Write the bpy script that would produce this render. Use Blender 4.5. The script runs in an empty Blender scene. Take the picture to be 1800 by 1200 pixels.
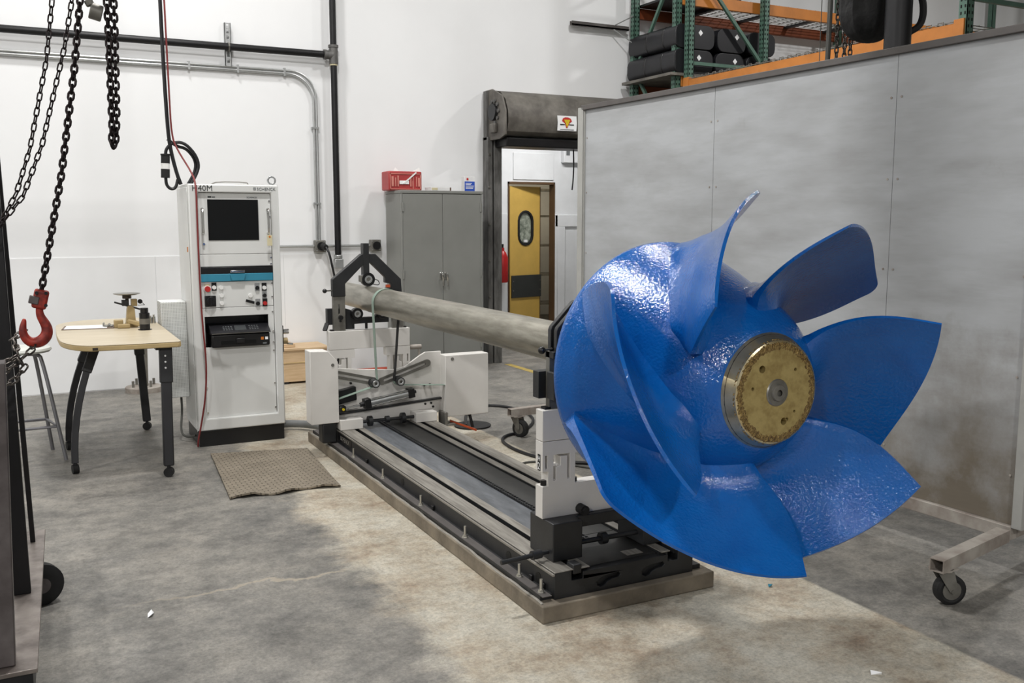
import bpy, bmesh, math, random
from mathutils import Vector, Matrix, geometry
random.seed(7)
S = bpy.context.scene
COL = S.collection
PI = math.pi

# ------------------------------------------------------------------ camera
cam = bpy.data.cameras.new('camera'); co = bpy.data.objects.new('camera', cam); COL.objects.link(co)
cam.sensor_width = 36.0; cam.lens = 33.214; cam.clip_start = 0.05; cam.clip_end = 200
co.location = (0, 0, 1.6)
co.rotation_euler = (math.radians(90 - 7.359), 0, math.radians(-27.097))
S.camera = co
# ------------------------------------------------------------------ world, lights, exposure
w = bpy.data.worlds.new('world'); S.world = w; w.use_nodes = True
w.node_tree.nodes['Background'].inputs[0].default_value = (0.9, 0.95, 1.0, 1)
w.node_tree.nodes['Background'].inputs[1].default_value = 0.02
S.view_settings.view_transform = 'Standard'; S.view_settings.look = 'None'
S.view_settings.gamma = 1.0; S.view_settings.use_curve_mapping = False
S.view_settings.exposure = 0.0
def lamp(name, loc, sx, sy, power, col=(1.0, 0.985, 0.965), rot=(0, 0, 0)):
    l = bpy.data.lights.new(name, 'AREA'); l.shape = 'RECTANGLE'; l.size = sx; l.size_y = sy
    l.energy = power; l.color = col
    o = bpy.data.objects.new(name, l); COL.objects.link(o); o.location = loc; o.rotation_euler = rot
    return o
# high-bay fittings of the hall: two rows running over the machine and the wall bay
for x, y, p in ((1.1, 4.9, 205), (1.0, 8.0, 80), (-2.6, 4.9, 40), (-2.6, 8.0, 95), (-6.5, 2.0, 340), (4.9, 6.6, 100), (9.6, 5.2, 170), (-7.0, -5.0, 480), (-1.0, -6.0, 580), (5.0, -6.0, 180)):
    lamp('high_bay_lamp', (x, y, 6.0), 0.42, 0.42, p)
lamp('far_room_lamp', (6.0, 10.5, 3.1), 1.2, 0.3, 42)
lamp('store_room_lamp', (6.6, 12.6, 2.7), 0.6, 0.6, 22, (1.0, 0.85, 0.6))

# ------------------------------------------------------------------ materials
def lin(c): return tuple(((x / 255) / 12.92 if x / 255 <= .04045 else ((x / 255 + .055) / 1.055) ** 2.4) for x in c)
MATS = {}
def mat(name, rgb, rough=.5, metal=0., var=.08, scale=6., bump=0., bscale=60., coat=0., detail=4., rgb2=None, lo=.35, hi=.65, bdist=.004, spec=.5, stretch=None):
    m = bpy.data.materials.new(name); m.use_nodes = True
    nt = m.node_tree; b = nt.nodes['Principled BSDF']
    c = lin(rgb); c2 = lin(rgb2) if rgb2 else tuple(max(0, x * (1 - var * 2.2)) for x in c)
    tc = nt.nodes.new('ShaderNodeTexCoord'); n = nt.nodes.new('ShaderNodeTexNoise')
    src = tc.outputs['Object']
    if stretch:
        mp = nt.nodes.new('ShaderNodeMapping'); mp.inputs['Scale'].default_value = stretch
        nt.links.new(src, mp.inputs[0]); src = mp.outputs[0]
    nt.links.new(src, n.inputs['Vector'])
    n.inputs['Scale'].default_value = scale; n.inputs['Detail'].default_value = detail; n.inputs['Roughness'].default_value = .6
    r = nt.nodes.new('ShaderNodeValToRGB'); nt.links.new(n.outputs['Fac'], r.inputs[0])
    r.color_ramp.elements[0].position = lo; r.color_ramp.elements[1].position = hi
    r.color_ramp.elements[0].color = (*c2, 1); r.color_ramp.elements[1].color = (*c, 1)
    nt.links.new(r.outputs[0], b.inputs['Base Color'])
    b.inputs['Roughness'].default_value = rough; b.inputs['Metallic'].default_value = metal
    b.inputs['Coat Weight'].default_value = coat; b.inputs['Specular IOR Level'].default_value = spec
    if bump:
        n2 = nt.nodes.new('ShaderNodeTexNoise'); nt.links.new(tc.outputs['Object'], n2.inputs['Vector'])
        n2.inputs['Scale'].default_value = bscale; n2.inputs['Detail'].default_value = 3
        bp = nt.nodes.new('ShaderNodeBump'); bp.inputs['Strength'].default_value = bump; bp.inputs['Distance'].default_value = bdist
        nt.links.new(n2.outputs['Fac'], bp.inputs['Height']); nt.links.new(bp.outputs[0], b.inputs['Normal'])
        if coat: nt.links.new(bp.outputs[0], b.inputs['Coat Normal'])
    MATS[name] = m; return m
mat('wall_white', (238, 239, 240), .75, var=.012, scale=1.5, bump=.08, bscale=40)
mat('panel_white', (236, 237, 238), .45, var=.015, scale=2.2)
mat('ceiling_paint', (175, 175, 172), .9, var=.02)
mat('hall_grey', (190, 190, 188), .8, var=.05)
mat('room_white', (226, 228, 230), .7, var=.04, scale=3)
mat('console_white', (218, 219, 217), .42, var=.03, scale=3)
mat('console_panel', (221, 222, 220), .4, var=.02, scale=3)
mat('machine_white', (222, 219, 214), .45, var=.03, scale=5, bump=.05, bscale=90)
mat('machine_black', (38, 39, 41), .45, var=.15, scale=8, bump=.1, bscale=120)
mat('black_plastic', (16, 16, 18), .35, var=.1)
mat('black_rubber', (22, 22, 23), .7, var=.2, scale=20)
mat('screen_glass', (16, 17, 17), .35, var=.02, spec=.25)
mat('rail_steel', (158, 154, 146), .42, .3, var=.12, scale=9, rgb2=(122, 118, 111), stretch=(6, .5, 6))
mat('bed_plate_grey', (116, 120, 126), .38, .3, var=.2, scale=5, rgb2=(88, 92, 97), stretch=(5, 1, 1))
mat('bed_plate_dark', (58, 58, 57), .5, .3, var=.2, scale=5)
mat('steel', (160, 158, 152), .33, .85, var=.08, scale=10, rgb2=(128, 126, 120))
mat('steel_dull', (138, 136, 130), .5, .6, var=.1, scale=8, rgb2=(108, 106, 100))
mat('chrome', (214, 214, 212), .15, 1., var=.02)
mat('galvanised', (190, 192, 192), .35, .75, var=.06, scale=12)
mat('black_pipe', (30, 30, 32), .42, .3, var=.15, scale=10)
mat('shaft_steel', (172, 168, 156), .36, .8, var=.06, scale=4, rgb2=(140, 136, 124), stretch=(8, 1.2, 8), bump=.05, bscale=60)
mat('belt_green', (134, 152, 140), .6, var=.05)
mat('belt_black', (24, 24, 26), .7)
mat('drive_blue', (52, 136, 164), .45, var=.04)
mat('red_plastic', (190, 42, 40), .4, var=.05)
mat('white_plastic', (236, 236, 234), .4, var=.02)
mat('orange_bar', (196, 84, 40), .5)
mat('red_tube', (168, 72, 52), .5, var=.05)
mat('wood_top', (192, 180, 157), .38, var=.05, scale=4, rgb2=(180, 167, 142), stretch=(1, 9, 9))
mat('wood_edge', (192, 168, 120), .5, var=.06, scale=10)
mat('plywood', (206, 180, 146), .65, var=.06, scale=5, rgb2=(190, 162, 126), stretch=(1, 6, 10))
mat('leg_charcoal', (44, 44, 47), .5, .2, var=.08)
mat('stool_seat', (206, 208, 202), .5, var=.04)
mat('stool_steel', (134, 134, 138), .4, .7, var=.06)
mat('cabinet_grey', (131, 132, 128), .5, var=.04, scale=3)
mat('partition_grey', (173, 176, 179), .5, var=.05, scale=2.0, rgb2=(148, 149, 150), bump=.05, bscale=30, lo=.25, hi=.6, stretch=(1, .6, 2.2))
mat('partition_post', (168, 168, 164), .6, var=.06, scale=5)
mat('rail_rusty', (96, 92, 90), .6, .2, var=.1, scale=6)
mat('tube_dirty', (172, 166, 158), .55, .1, var=.12, scale=7, rgb2=(136, 126, 118))
mat('hood_metal', (122, 118, 111), .55, .2, var=.16, scale=5, rgb2=(88, 84, 79))
mat('jamb_steel', (116, 115, 113), .55, .2, var=.2, scale=4, rgb2=(74, 73, 71), stretch=(3, 3, .8))
mat('door_yellow', (216, 178, 90), .5, var=.05, scale=4)
mat('door_edge', (92, 68, 44), .6)
mat('kick_plate', (52, 54, 52), .5)
mat('window_haze', (170, 176, 162), .25, var=.25, scale=14, rgb2=(96, 104, 92))
mat('rack_green', (84, 116, 102), .5, var=.1, scale=9)
mat('rack_orange', (198, 124, 52), .5, var=.08, scale=6)
mat('rack_rust', (128, 62, 28), .6, var=.1, scale=6)
mat('case_black', (34, 34, 38), .4, var=.12, scale=6)
mat('fabric_black', (24, 24, 25), .8, var=.3, scale=9, bump=.4, bscale=14, bdist=.03)
mat('chain_dark', (52, 44, 44), .38, .75, var=.2, scale=30, rgb2=(28, 22, 24))
mat('chain_bright', (120, 114, 108), .3, .85, var=.2, scale=30, rgb2=(60, 54, 52))
mat('hook_red', (168, 52, 36), .5, .1, var=.2, scale=30, rgb2=(104, 30, 24))
mat('gantry_black', (26, 26, 29), .45, .2, var=.15, scale=10)
mat('gantry_grey', (112, 106, 106), .45, .5, var=.15, scale=7, rgb2=(84, 78, 78))
mat('gantry_plate', (150, 142, 136), .4, .6, var=.2, scale=8, rgb2=(104, 96, 92))
mat('cord_red', (122, 42, 42), .5)
mat('cord_black', (20, 20, 24), .5)
mat('cable_grey', (74, 74, 70), .6)
mat('hose_grey', (128, 130, 130), .5)
mat('paper', (242, 243, 244), .8, var=.01)
mat('clipboard_brown', (110, 92, 80), .6)
mat('scale_tan', (178, 156, 112), .5, .1, var=.08)
mat('brass_dark', (70, 62, 54), .45, .5)
mat('extinguisher_red', (186, 32, 34), .35)
mat('carton_blue', (44, 84, 186), .5)
mat('carton_white', (232, 232, 232), .6)
mat('case_red', (172, 62, 62), .45, var=.06)
mat('case_frame', (214, 140, 128), .5)
mat('tag_cream', (214, 204, 168), .7)
mat('yellow_part', (222, 196, 30), .5)
mat('carton_brown', (188, 152, 104), .7)
mat('ink_dark', (54, 58, 60), .6)
mat('ink_grey', (112, 116, 118), .6)
mat('anchor_zinc', (200, 198, 190), .3, .8)
mat('sticker_orange', (206, 120, 40), .6)
mat('bronze', (196, 176, 118), .42, .6, var=.1, scale=26, rgb2=(164, 142, 90), bump=.25, bscale=120, lo=.3, hi=.6)
mat('bronze_rim', (214, 202, 168), .28, .85, var=.1, scale=8, rgb2=(180, 162, 122), bump=.08, bscale=60)
mat('bronze_pit', (172, 146, 92), .4, .7, var=.2, scale=90, rgb2=(104, 82, 50), bump=1.0, bscale=220, bdist=.006)
mat('yellow_paint', (196, 170, 84), .6, var=.2, scale=8)

def blue_paint():
    m = mat('impeller_blue', (11, 94, 174), .09, 0., var=.08, scale=7, bump=.55, bscale=95, coat=.0, rgb2=(8, 84, 162), bdist=.005, spec=.62)
    nt = m.node_tree; b = nt.nodes['Principled BSDF']
    b.inputs['Coat Roughness'].default_value = .08
    return m
blue_paint()

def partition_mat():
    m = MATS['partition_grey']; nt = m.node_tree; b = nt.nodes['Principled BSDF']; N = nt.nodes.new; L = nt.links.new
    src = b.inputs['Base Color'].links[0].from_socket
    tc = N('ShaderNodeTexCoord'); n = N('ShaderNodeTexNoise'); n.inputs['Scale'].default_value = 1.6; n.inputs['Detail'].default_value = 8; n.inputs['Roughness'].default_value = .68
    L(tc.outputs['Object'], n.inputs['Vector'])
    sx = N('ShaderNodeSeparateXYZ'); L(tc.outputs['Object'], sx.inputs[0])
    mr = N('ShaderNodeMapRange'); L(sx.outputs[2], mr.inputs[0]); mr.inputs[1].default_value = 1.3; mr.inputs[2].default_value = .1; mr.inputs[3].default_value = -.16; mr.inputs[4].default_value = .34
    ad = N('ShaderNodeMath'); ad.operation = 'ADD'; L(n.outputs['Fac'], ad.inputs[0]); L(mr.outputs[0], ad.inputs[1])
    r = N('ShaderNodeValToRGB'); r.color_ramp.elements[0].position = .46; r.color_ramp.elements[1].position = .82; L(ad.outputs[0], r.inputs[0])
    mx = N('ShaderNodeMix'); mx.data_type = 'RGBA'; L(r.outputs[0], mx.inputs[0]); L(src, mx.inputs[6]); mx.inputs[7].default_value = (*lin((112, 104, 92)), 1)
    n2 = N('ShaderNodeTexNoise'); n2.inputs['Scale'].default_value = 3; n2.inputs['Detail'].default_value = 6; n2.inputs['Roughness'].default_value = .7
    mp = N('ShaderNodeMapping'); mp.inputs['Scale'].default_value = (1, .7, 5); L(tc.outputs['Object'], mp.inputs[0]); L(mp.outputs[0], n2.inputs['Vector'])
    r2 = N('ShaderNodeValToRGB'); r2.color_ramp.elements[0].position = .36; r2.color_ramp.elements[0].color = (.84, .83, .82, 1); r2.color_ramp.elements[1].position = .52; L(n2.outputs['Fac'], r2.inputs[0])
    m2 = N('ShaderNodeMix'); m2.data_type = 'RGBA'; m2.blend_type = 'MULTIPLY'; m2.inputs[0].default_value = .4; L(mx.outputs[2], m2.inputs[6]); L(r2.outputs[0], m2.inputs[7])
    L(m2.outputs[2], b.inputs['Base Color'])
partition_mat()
def floor_mat():
    m = bpy.data.materials.new('concrete_floor'); m.use_nodes = True
    nt = m.node_tree; b = nt.nodes['Principled BSDF']; N = nt.nodes.new; L = nt.links.new
    tc = N('ShaderNodeTexCoord')
    def noise(sc, det=6, ro=.62, stretch=None):
        n = N('ShaderNodeTexNoise'); n.inputs['Scale'].default_value = sc; n.inputs['Detail'].default_value = det; n.inputs['Roughness'].default_value = ro
        if stretch:
            mp = N('ShaderNodeMapping'); mp.inputs['Scale'].default_value = stretch; L(tc.outputs['Object'], mp.inputs[0]); L(mp.outputs[0], n.inputs['Vector'])
        else: L(tc.outputs['Object'], n.inputs['Vector'])
        return n.outputs['Fac']
    def ramp(f, stops):
        r = N('ShaderNodeValToRGB'); L(f, r.inputs[0]); e = r.color_ramp.elements
        while len(e) < len(stops): e.new(.5)
        for i, (p, c) in enumerate(stops): e[i].position = p; e[i].color = (*c, 1) if len(c) == 3 else c
        return r.outputs[0]
    def mix(f, a, c, mode='MIX'):
        x = N('ShaderNodeMix'); x.data_type = 'RGBA'; x.blend_type = mode
        if isinstance(f, float): x.inputs[0].default_value = f
        else: L(f, x.inputs[0])
        L(a, x.inputs[6]); L(c, x.inputs[7]); return x.outputs[2]
    def math_(op, a, c=None):
        x = N('ShaderNodeMath'); x.operation = op; x.use_clamp = False
        for i, v in enumerate((a, c)):
            if v is None: continue
            if isinstance(v, (int, float)): x.inputs[i].default_value = v
            else: L(v, x.inputs[i])
        return x.outputs[0]
    def sstep(v, a, c):
        x = N('ShaderNodeMapRange'); x.interpolation_type = 'SMOOTHSTEP'; L(v, x.inputs[0])
        x.inputs[1].default_value = a; x.inputs[2].default_value = c; return x.outputs[0]
    old = ramp(noise(1.3, 10, .72), [(.36, lin((92, 91, 88))), (.5, lin((126, 123, 117))), (.66, lin((152, 147, 138)))])
    blot = ramp(noise(4.2, 10, .74), [(.38, lin((80, 79, 77))), (.5, lin((128, 126, 121))), (.64, lin((164, 159, 150)))])
    old = mix(.5, old, blot)
    new = ramp(noise(2.3, 10, .72), [(.34, lin((146, 128, 108))), (.46, lin((180, 170, 152))), (.58, lin((196, 191, 177))), (.75, lin((206, 202, 190)))])
    sx = N('ShaderNodeSeparateXYZ'); L(tc.outputs['Object'], sx.inputs[0])
    wob = math_('MULTIPLY', math_('SUBTRACT', noise(2.6, 9, .74), .5), .62)
    xw = math_('ADD', sx.outputs[0], wob)
    # recast trench around the machine base: clean pale concrete between x 1.15 and 3.02
    left = sstep(xw, 1.18, 1.40); right = math_('SUBTRACT', 1.0, sstep(sx.outputs[0], 3.005, 3.03))
    mask = math_('MULTIPLY', left, right)
    colr = mix(mask, old, new)
    grit = ramp(noise(24, 6, .75), [(.36, (.62, .62, .62)), (.56, (1, 1, 1))])
    colr = mix(.7, colr, grit, 'MULTIPLY')
    spk = ramp(noise(75, 3, .8), [(.38, (.7, .7, .7)), (.52, (1, 1, 1)), (.66, (1.18, 1.17, 1.15))])
    colr = mix(.7, colr, spk, 'MULTIPLY')
    sm = ramp(noise(.55, 5, .6, (1.6, .7, 1)), [(.35, (.70, .68, .65)), (.6, (1, 1, 1))])
    colr = mix(.4, colr, sm, 'MULTIPLY')
    # one mended crack running across the old slab and the joint of the recast strip
    cc = N('ShaderNodeRGB'); cc.outputs[0].default_value = (*lin((168, 157, 138)), 1)
    wy = math_('MULTIPLY', math_('SUBTRACT', noise(3.2, 6, .7), .5), .28)
    yy = math_('ADD', math_('ADD', sx.outputs[1], wy), math_('MULTIPLY', sx.outputs[0], .02))
    def band(vv, c, h): return math_('SUBTRACT', 1.0, sstep(math_('ABSOLUTE', math_('SUBTRACT', vv, c)), h * .3, h))
    b1 = math_('MULTIPLY', band(yy, 4.10, .02), math_('MULTIPLY', sstep(sx.outputs[0], .1, .7), math_('SUBTRACT', 1.0, sstep(sx.outputs[0], 1.15, 1.3))))
    wx = math_('MULTIPLY', math_('SUBTRACT', noise(5, 6, .7), .5), .03)
    b2 = math_('MULTIPLY', band(math_('ADD', sx.outputs[0], wx), 1.335, .012), math_('SUBTRACT', 1.0, sstep(sx.outputs[1], 4.6, 5.4)))
    fm = math_('MULTIPLY', math_('MAXIMUM', b1, math_('MULTIPLY', b2, .5)), .55)
    colr = mix(fm, colr, cc.outputs[0])
    L(colr, b.inputs['Base Color'])
    rr = N('ShaderNodeMapRange'); L(noise(2.5), rr.inputs[0]); rr.inputs[3].default_value = .42; rr.inputs[4].default_value = .75
    L(rr.outputs[0], b.inputs['Roughness'])
    bp = N('ShaderNodeBump'); bp.inputs['Strength'].default_value = .12; bp.inputs['Distance'].default_value = .004
    L(noise(45, 4), bp.inputs['Height']); L(bp.outputs[0], b.inputs['Normal'])
    MATS['concrete_floor'] = m
floor_mat()
mat('pad_concrete', (138, 128, 112), .85, var=.14, scale=5, rgb2=(104, 96, 84), bump=.35, bscale=40, bdist=.006)
mat('grout_pale', (150, 146, 138), .9, var=.12, scale=12, bump=.3, bscale=50)

def pattern_mat(name, base, dark, kind, scale, rough=.8):
    m = bpy.data.materials.new(name); m.use_nodes = True; nt = m.node_tree; b = nt.nodes['Principled BSDF']
    tc = nt.nodes.new('ShaderNodeTexCoord')
    if kind == 'brick':
        t = nt.nodes.new('ShaderNodeTexBrick'); t.inputs['Scale'].default_value = scale
        t.inputs['Color1'].default_value = (*lin(base), 1); t.inputs['Color2'].default_value = (*[x * .85 for x in lin(base)], 1)
        t.inputs['Mortar'].default_value = (*lin(dark), 1); t.inputs['Mortar Size'].default_value = .035
        nt.links.new(tc.outputs['Object'], t.inputs['Vector']); nt.links.new(t.outputs['Color'], b.inputs['Base Color'])
        h = t.outputs['Fac']
        bp = nt.nodes.new('ShaderNodeBump'); bp.invert = True; bp.inputs['Strength'].default_value = .6; bp.inputs['Distance'].default_value = .004
        nt.links.new(h, bp.inputs['Height']); nt.links.new(bp.outputs[0], b.inputs['Normal'])
    else:   # perforated sheet: round holes
        mp = nt.nodes.new('ShaderNodeMapping'); mp.inputs['Scale'].default_value = (scale, 0, scale); nt.links.new(tc.outputs['Object'], mp.inputs[0])
        t = nt.nodes.new('ShaderNodeTexVoronoi'); t.inputs['Scale'].default_value = 1; t.inputs['Randomness'].default_value = 0
        nt.links.new(mp.outputs[0], t.inputs['Vector'])
        r = nt.nodes.new('ShaderNodeValToRGB'); r.color_ramp.elements[0].position = .26; r.color_ramp.elements[1].position = .32
        r.color_ramp.elements[0].color = (*lin(dark), 1); r.color_ramp.elements[1].color = (*lin(base), 1)
        nt.links.new(t.outputs['Distance'], r.inputs[0]); nt.links.new(r.outputs[0], b.inputs['Base Color'])
    b.inputs['Roughness'].default_value = rough; MATS[name] = m
pattern_mat('mat_weave', (142, 132, 116), (92, 84, 72), 'brick', 9)
pattern_mat('perforated', (212, 214, 212), (150, 152, 150), 'perf', 95, .5)

# ------------------------------------------------------------------ mesh builder
class MB:
    def __init__(s): s.v = []; s.f = []
    def add(s, vs, fs):
        o = len(s.v); s.v += [Vector(p) for p in vs]; s.f += [[i + o for i in f] for f in fs]; return s
    def box(s, x0, x1, y0, y1, z0, z1):
        return s.add([(x0, y0, z0), (x1, y0, z0), (x1, y1, z0), (x0, y1, z0), (x0, y0, z1), (x1, y0, z1), (x1, y1, z1), (x0, y1, z1)],
                     [(0, 3, 2, 1), (4, 5, 6, 7), (0, 1, 5, 4), (1, 2, 6, 5), (2, 3, 7, 6), (3, 0, 4, 7)])
    def bar(s, p0, p1, wd, ht, up=(0, 0, 1)):     # rectangular bar between two points
        p0, p1 = Vector(p0), Vector(p1); d = (p1 - p0).normalized(); u = Vector(up)
        sd = d.cross(u)
        if sd.length < 1e-4: sd = d.cross(Vector((1, 0, 0)))
        sd.normalize(); u = sd.cross(d).normalized(); a = sd * wd / 2; b = u * ht / 2
        vs = [p0 - a - b, p0 + a - b, p0 + a + b, p0 - a + b, p1 - a - b, p1 + a - b, p1 + a + b, p1 - a + b]
        return s.add(vs, [(0, 1, 2, 3), (7, 6, 5, 4), (0, 4, 5, 1), (1, 5, 6, 2), (2, 6, 7, 3), (3, 7, 4, 0)])
    def cyl(s, p0, p1, r0, r1=None, seg=20, caps=True):
        r1 = r0 if r1 is None else r1
        p0, p1 = Vector(p0), Vector(p1); d = (p1 - p0).normalized()
        a = d.orthogonal().normalized(); b = d.cross(a); vs = []; fs = []
        for p, r in ((p0, r0), (p1, r1)):
            for i in range(seg): t = 2 * PI * i / seg; vs.append(p + (a * math.cos(t) + b * math.sin(t)) * r)
        for i in range(seg): j = (i + 1) % seg; fs.append((i, j, seg + j, seg + i))
        if caps: fs.append(tuple(range(seg))[::-1]); fs.append(tuple(range(seg, 2 * seg)))
        return s.add(vs, fs)
    def tube(s, pts, r, seg=8, closed=False, smooth=0):
        pts = [Vector(p) for p in pts]
        for _ in range(smooth):       # corner cutting
            q = [] if closed else [pts[0]]
            n = len(pts)
            for i in range(n if closed else n - 1):
                a, b = pts[i], pts[(i + 1) % n]; q += [a.lerp(b, .25), a.lerp(b, .75)]
            if not closed: q.append(pts[-1])
            pts = q
        n = len(pts); vs = []; fs = []; prev = None
        for i, p in enumerate(pts):
            a = pts[(i - 1) % n] if (closed or i) else p; b = pts[(i + 1) % n] if (closed or i < n - 1) else p
            d = (b - a).normalized()
            x = d.orthogonal().normalized() if prev is None else (prev - d * prev.dot(d)).normalized()
            prev = x; y = d.cross(x)
            for k in range(seg): t = 2 * PI * k / seg; vs.append(p + (x * math.cos(t) + y * math.sin(t)) * r)
        for i in range(n if closed else n - 1):
            for k in range(seg):
                k2 = (k + 1) % seg; i2 = (i + 1) % n
                fs.append((i * seg + k, i * seg + k2, i2 * seg + k2, i2 * seg + k))
        if not closed: fs.append(tuple(range(seg))[::-1]); fs.append(tuple(range((n - 1) * seg, n * seg)))
        return s.add(vs, fs)
    def lathe(s, prof, o, ax, seg=32, cap0=False, cap1=False):     # prof: (distance along axis, radius)
        o = Vector(o); d = Vector(ax).normalized(); a = d.orthogonal().normalized(); b = d.cross(a); vs = []; fs = []
        for (h, r) in prof:
            for i in range(seg): t = 2 * PI * i / seg; vs.append(o + d * h + (a * math.cos(t) + b * math.sin(t)) * r)
        for k in range(len(prof) - 1):
            for i in range(seg): j = (i + 1) % seg; fs.append((k * seg + i, k * seg + j, (k + 1) * seg + j, (k + 1) * seg + i))
        if cap0: fs.append(tuple(range(seg))[::-1])
        if cap1: fs.append(tuple(range((len(prof) - 1) * seg, len(prof) * seg)))
        return s.add(vs, fs)
    def prism(s, poly, o, u, v, th, holes=()):      # polygon (a,b) in plane o+u*a+v*b, extruded th along u x v
        o, u, v = Vector(o), Vector(u), Vector(v); wv = u.cross(v).normalized() * th
        loops = [list(poly)] + [list(h) for h in holes]
        flat = [p for l in loops for p in l]
        tris = geometry.tessellate_polygon([[Vector((a, b, 0)) for a, b in l] for l in loops])
        vs = [o + u * a + v * b for a, b in flat]; n = len(vs); vs += [p + wv for p in vs]; fs = []
        for t in tris:
            (ax, ay), (bx, by), (cx, cy) = (flat[i] for i in t)
            if (bx - ax) * (cy - ay) - (by - ay) * (cx - ax) < 0: t = (t[0], t[2], t[1])
            fs.append((t[2], t[1], t[0])); fs.append((t[0] + n, t[1] + n, t[2] + n))
        k = 0
        for li, l in enumerate(loops):
            m = len(l); area = sum(l[i][0] * l[(i + 1) % m][1] - l[(i + 1) % m][0] * l[i][1] for i in range(m))
            for i in range(m):
                a, b = k + i, k + (i + 1) % m
                ccw = (area > 0) == (li == 0)
                fs.append((a, b, b + n, a + n) if ccw else (b, a, a + n, b + n))
            k += m
        return s.add(vs, fs)
    def sphere(s, c, r, seg=14, rings=8, sc=(1, 1, 1)):
        c = Vector(c); vs = []; fs = []
        for i in range(rings + 1):
            p = PI * i / rings
            for k in range(seg): t = 2 * PI * k / seg; vs.append(c + Vector((r * sc[0] * math.sin(p) * math.cos(t), r * sc[1] * math.sin(p) * math.sin(t), r * sc[2] * math.cos(p))))
        for i in range(rings):
            for k in range(seg): k2 = (k + 1) % seg; fs.append((i * seg + k, (i + 1) * seg + k, (i + 1) * seg + k2, i * seg + k2))
        return s.add(vs, fs)
    def rot(s, ang, c=(0, 0, 0), ax='Z'):
        M = Matrix.Translation(c) @ Matrix.Rotation(ang, 4, ax) @ Matrix.Translation(-Vector(c)); s.v = [M @ p for p in s.v]; return s
    def build(s, name, m, parent=None, bev=0, ang=35, label=None, kind=None, seg=2, loc=(0, 0, 0)):
        org = WORLD.get(parent.name, Vector((0, 0, 0))) if parent else Vector(loc)
        me = bpy.data.meshes.new(name); me.from_pydata([tuple(p - org) for p in s.v], [], s.f)
        bm = bmesh.new(); bm.from_mesh(me); bmesh.ops.remove_doubles(bm, verts=bm.verts, dist=1e-6)
        bmesh.ops.recalc_face_normals(bm, faces=bm.faces); bm.to_mesh(me); bm.free()
        me.materials.append(MATS[m]); me.validate()
        for p in me.polygons: p.use_smooth = True
        me.set_sharp_from_angle(angle=math.radians(ang))
        o = bpy.data.objects.new(name, me); COL.objects.link(o)
        if parent: o.parent = parent
        else: o.location = org
        WORLD[o.name] = org
        if bev:
            b = o.modifiers.new('bevel', 'BEVEL'); b.width = bev; b.segments = seg; b.limit_method = 'ANGLE'; b.angle_limit = math.radians(40); b.harden_normals = False
        if label: o['label'] = label
        if kind: o['kind'] = kind
        return o
WORLD = {}
def thing(name, label, cat, loc=(0, 0, 0), group=None):
    o = bpy.data.objects.new(name, None); COL.objects.link(o); o.location = loc; o.empty_display_size = .1
    WORLD[o.name] = Vector(loc); o['label'] = label; o['category'] = cat
    if group: o['group'] = group
    return o
def tag(o, label, cat, group=None):
    o['label'] = label; o['category'] = cat
    if group: o['group'] = group
    return o
def struct(o): o['kind'] = 'structure'; return o
def share(src, parent, M=None):       # another part with the same mesh
    o = src.copy(); COL.objects.link(o); o.parent = parent
    if M is not None: o.matrix_local = M
    return o
def text_mesh(name, body, size, m, parent, o, u, v, depth=.001, label=None, bold=0.):
    c = bpy.data.curves.new('txt', 'FONT'); c.body = body; c.size = size; c.extrude = depth; c.resolution_u = 2; c.offset = bold
    t = bpy.data.objects.new('txt', c); COL.objects.link(t)
    dg = bpy.context.evaluated_depsgraph_get(); me = bpy.data.meshes.new_from_object(t.evaluated_get(dg))
    bpy.data.objects.remove(t)
    u, v = Vector(u).normalized(), Vector(v).normalized(); n = u.cross(v)
    M = Matrix(((u.x, v.x, n.x, o[0]), (u.y, v.y, n.y, o[1]), (u.z, v.z, n.z, o[2]), (0, 0, 0, 1)))
    me.transform(M); me.transform(Matrix.Translation(-WORLD[parent.name])); me.materials.clear(); me.materials.append(MATS[m])
    ob = bpy.data.objects.new(name, me); COL.objects.link(ob); ob.parent = parent; WORLD[ob.name] = WORLD[parent.name]
    if label: ob['label'] = label
    return ob
def circ(c, r, n=16, a0=0): return [(c[0] + r * math.cos(a0 + 2 * PI * i / n), c[1] + r * math.sin(a0 + 2 * PI * i / n)) for i in range(n)]
def capsule(p0, p1, r, n=8):
    a = math.atan2(p1[1] - p0[1], p1[0] - p0[0])
    return [(p1[0] + r * math.cos(a - PI / 2 + PI * i / n), p1[1] + r * math.sin(a - PI / 2 + PI * i / n)) for i in range(n + 1)] + \
           [(p0[0] + r * math.cos(a + PI / 2 + PI * i / n), p0[1] + r * math.sin(a + PI / 2 + PI * i / n)) for i in range(n + 1)]
XZ = dict(u=(1, 0, 0), v=(0, 0, 1))        # plane facing -Y: u x v = -Y, so extrusion th runs toward -Y
def plate(mb, poly, y_front, th, holes=()):  # polygon (x,z), front at y_front, body behind it
    return mb.prism(poly, (0, y_front + th, 0), (1, 0, 0), (0, 0, 1), th, holes)

# ================================================================== THE HALL
WY = 9.56
struct(MB().box(-12.2, 14.2, -14.2, 14.4, -.2, 0).build('floor', 'concrete_floor'))
struct(MB().box(-12.2, 14.2, -14.2, 9.76, 6.4, 6.5).build('ceiling', 'ceiling_paint'))
OX0, OX1, OZ = 4.70, 7.60, 2.75
wb = struct(plate(MB(), [(-12.2, 0), (OX0, 0), (OX0, OZ), (OX1, OZ), (OX1, 0), (14.2, 0), (14.2, 6.4), (-12.2, 6.4)], WY, .2).build('wall_back', 'wall_white'))
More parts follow.
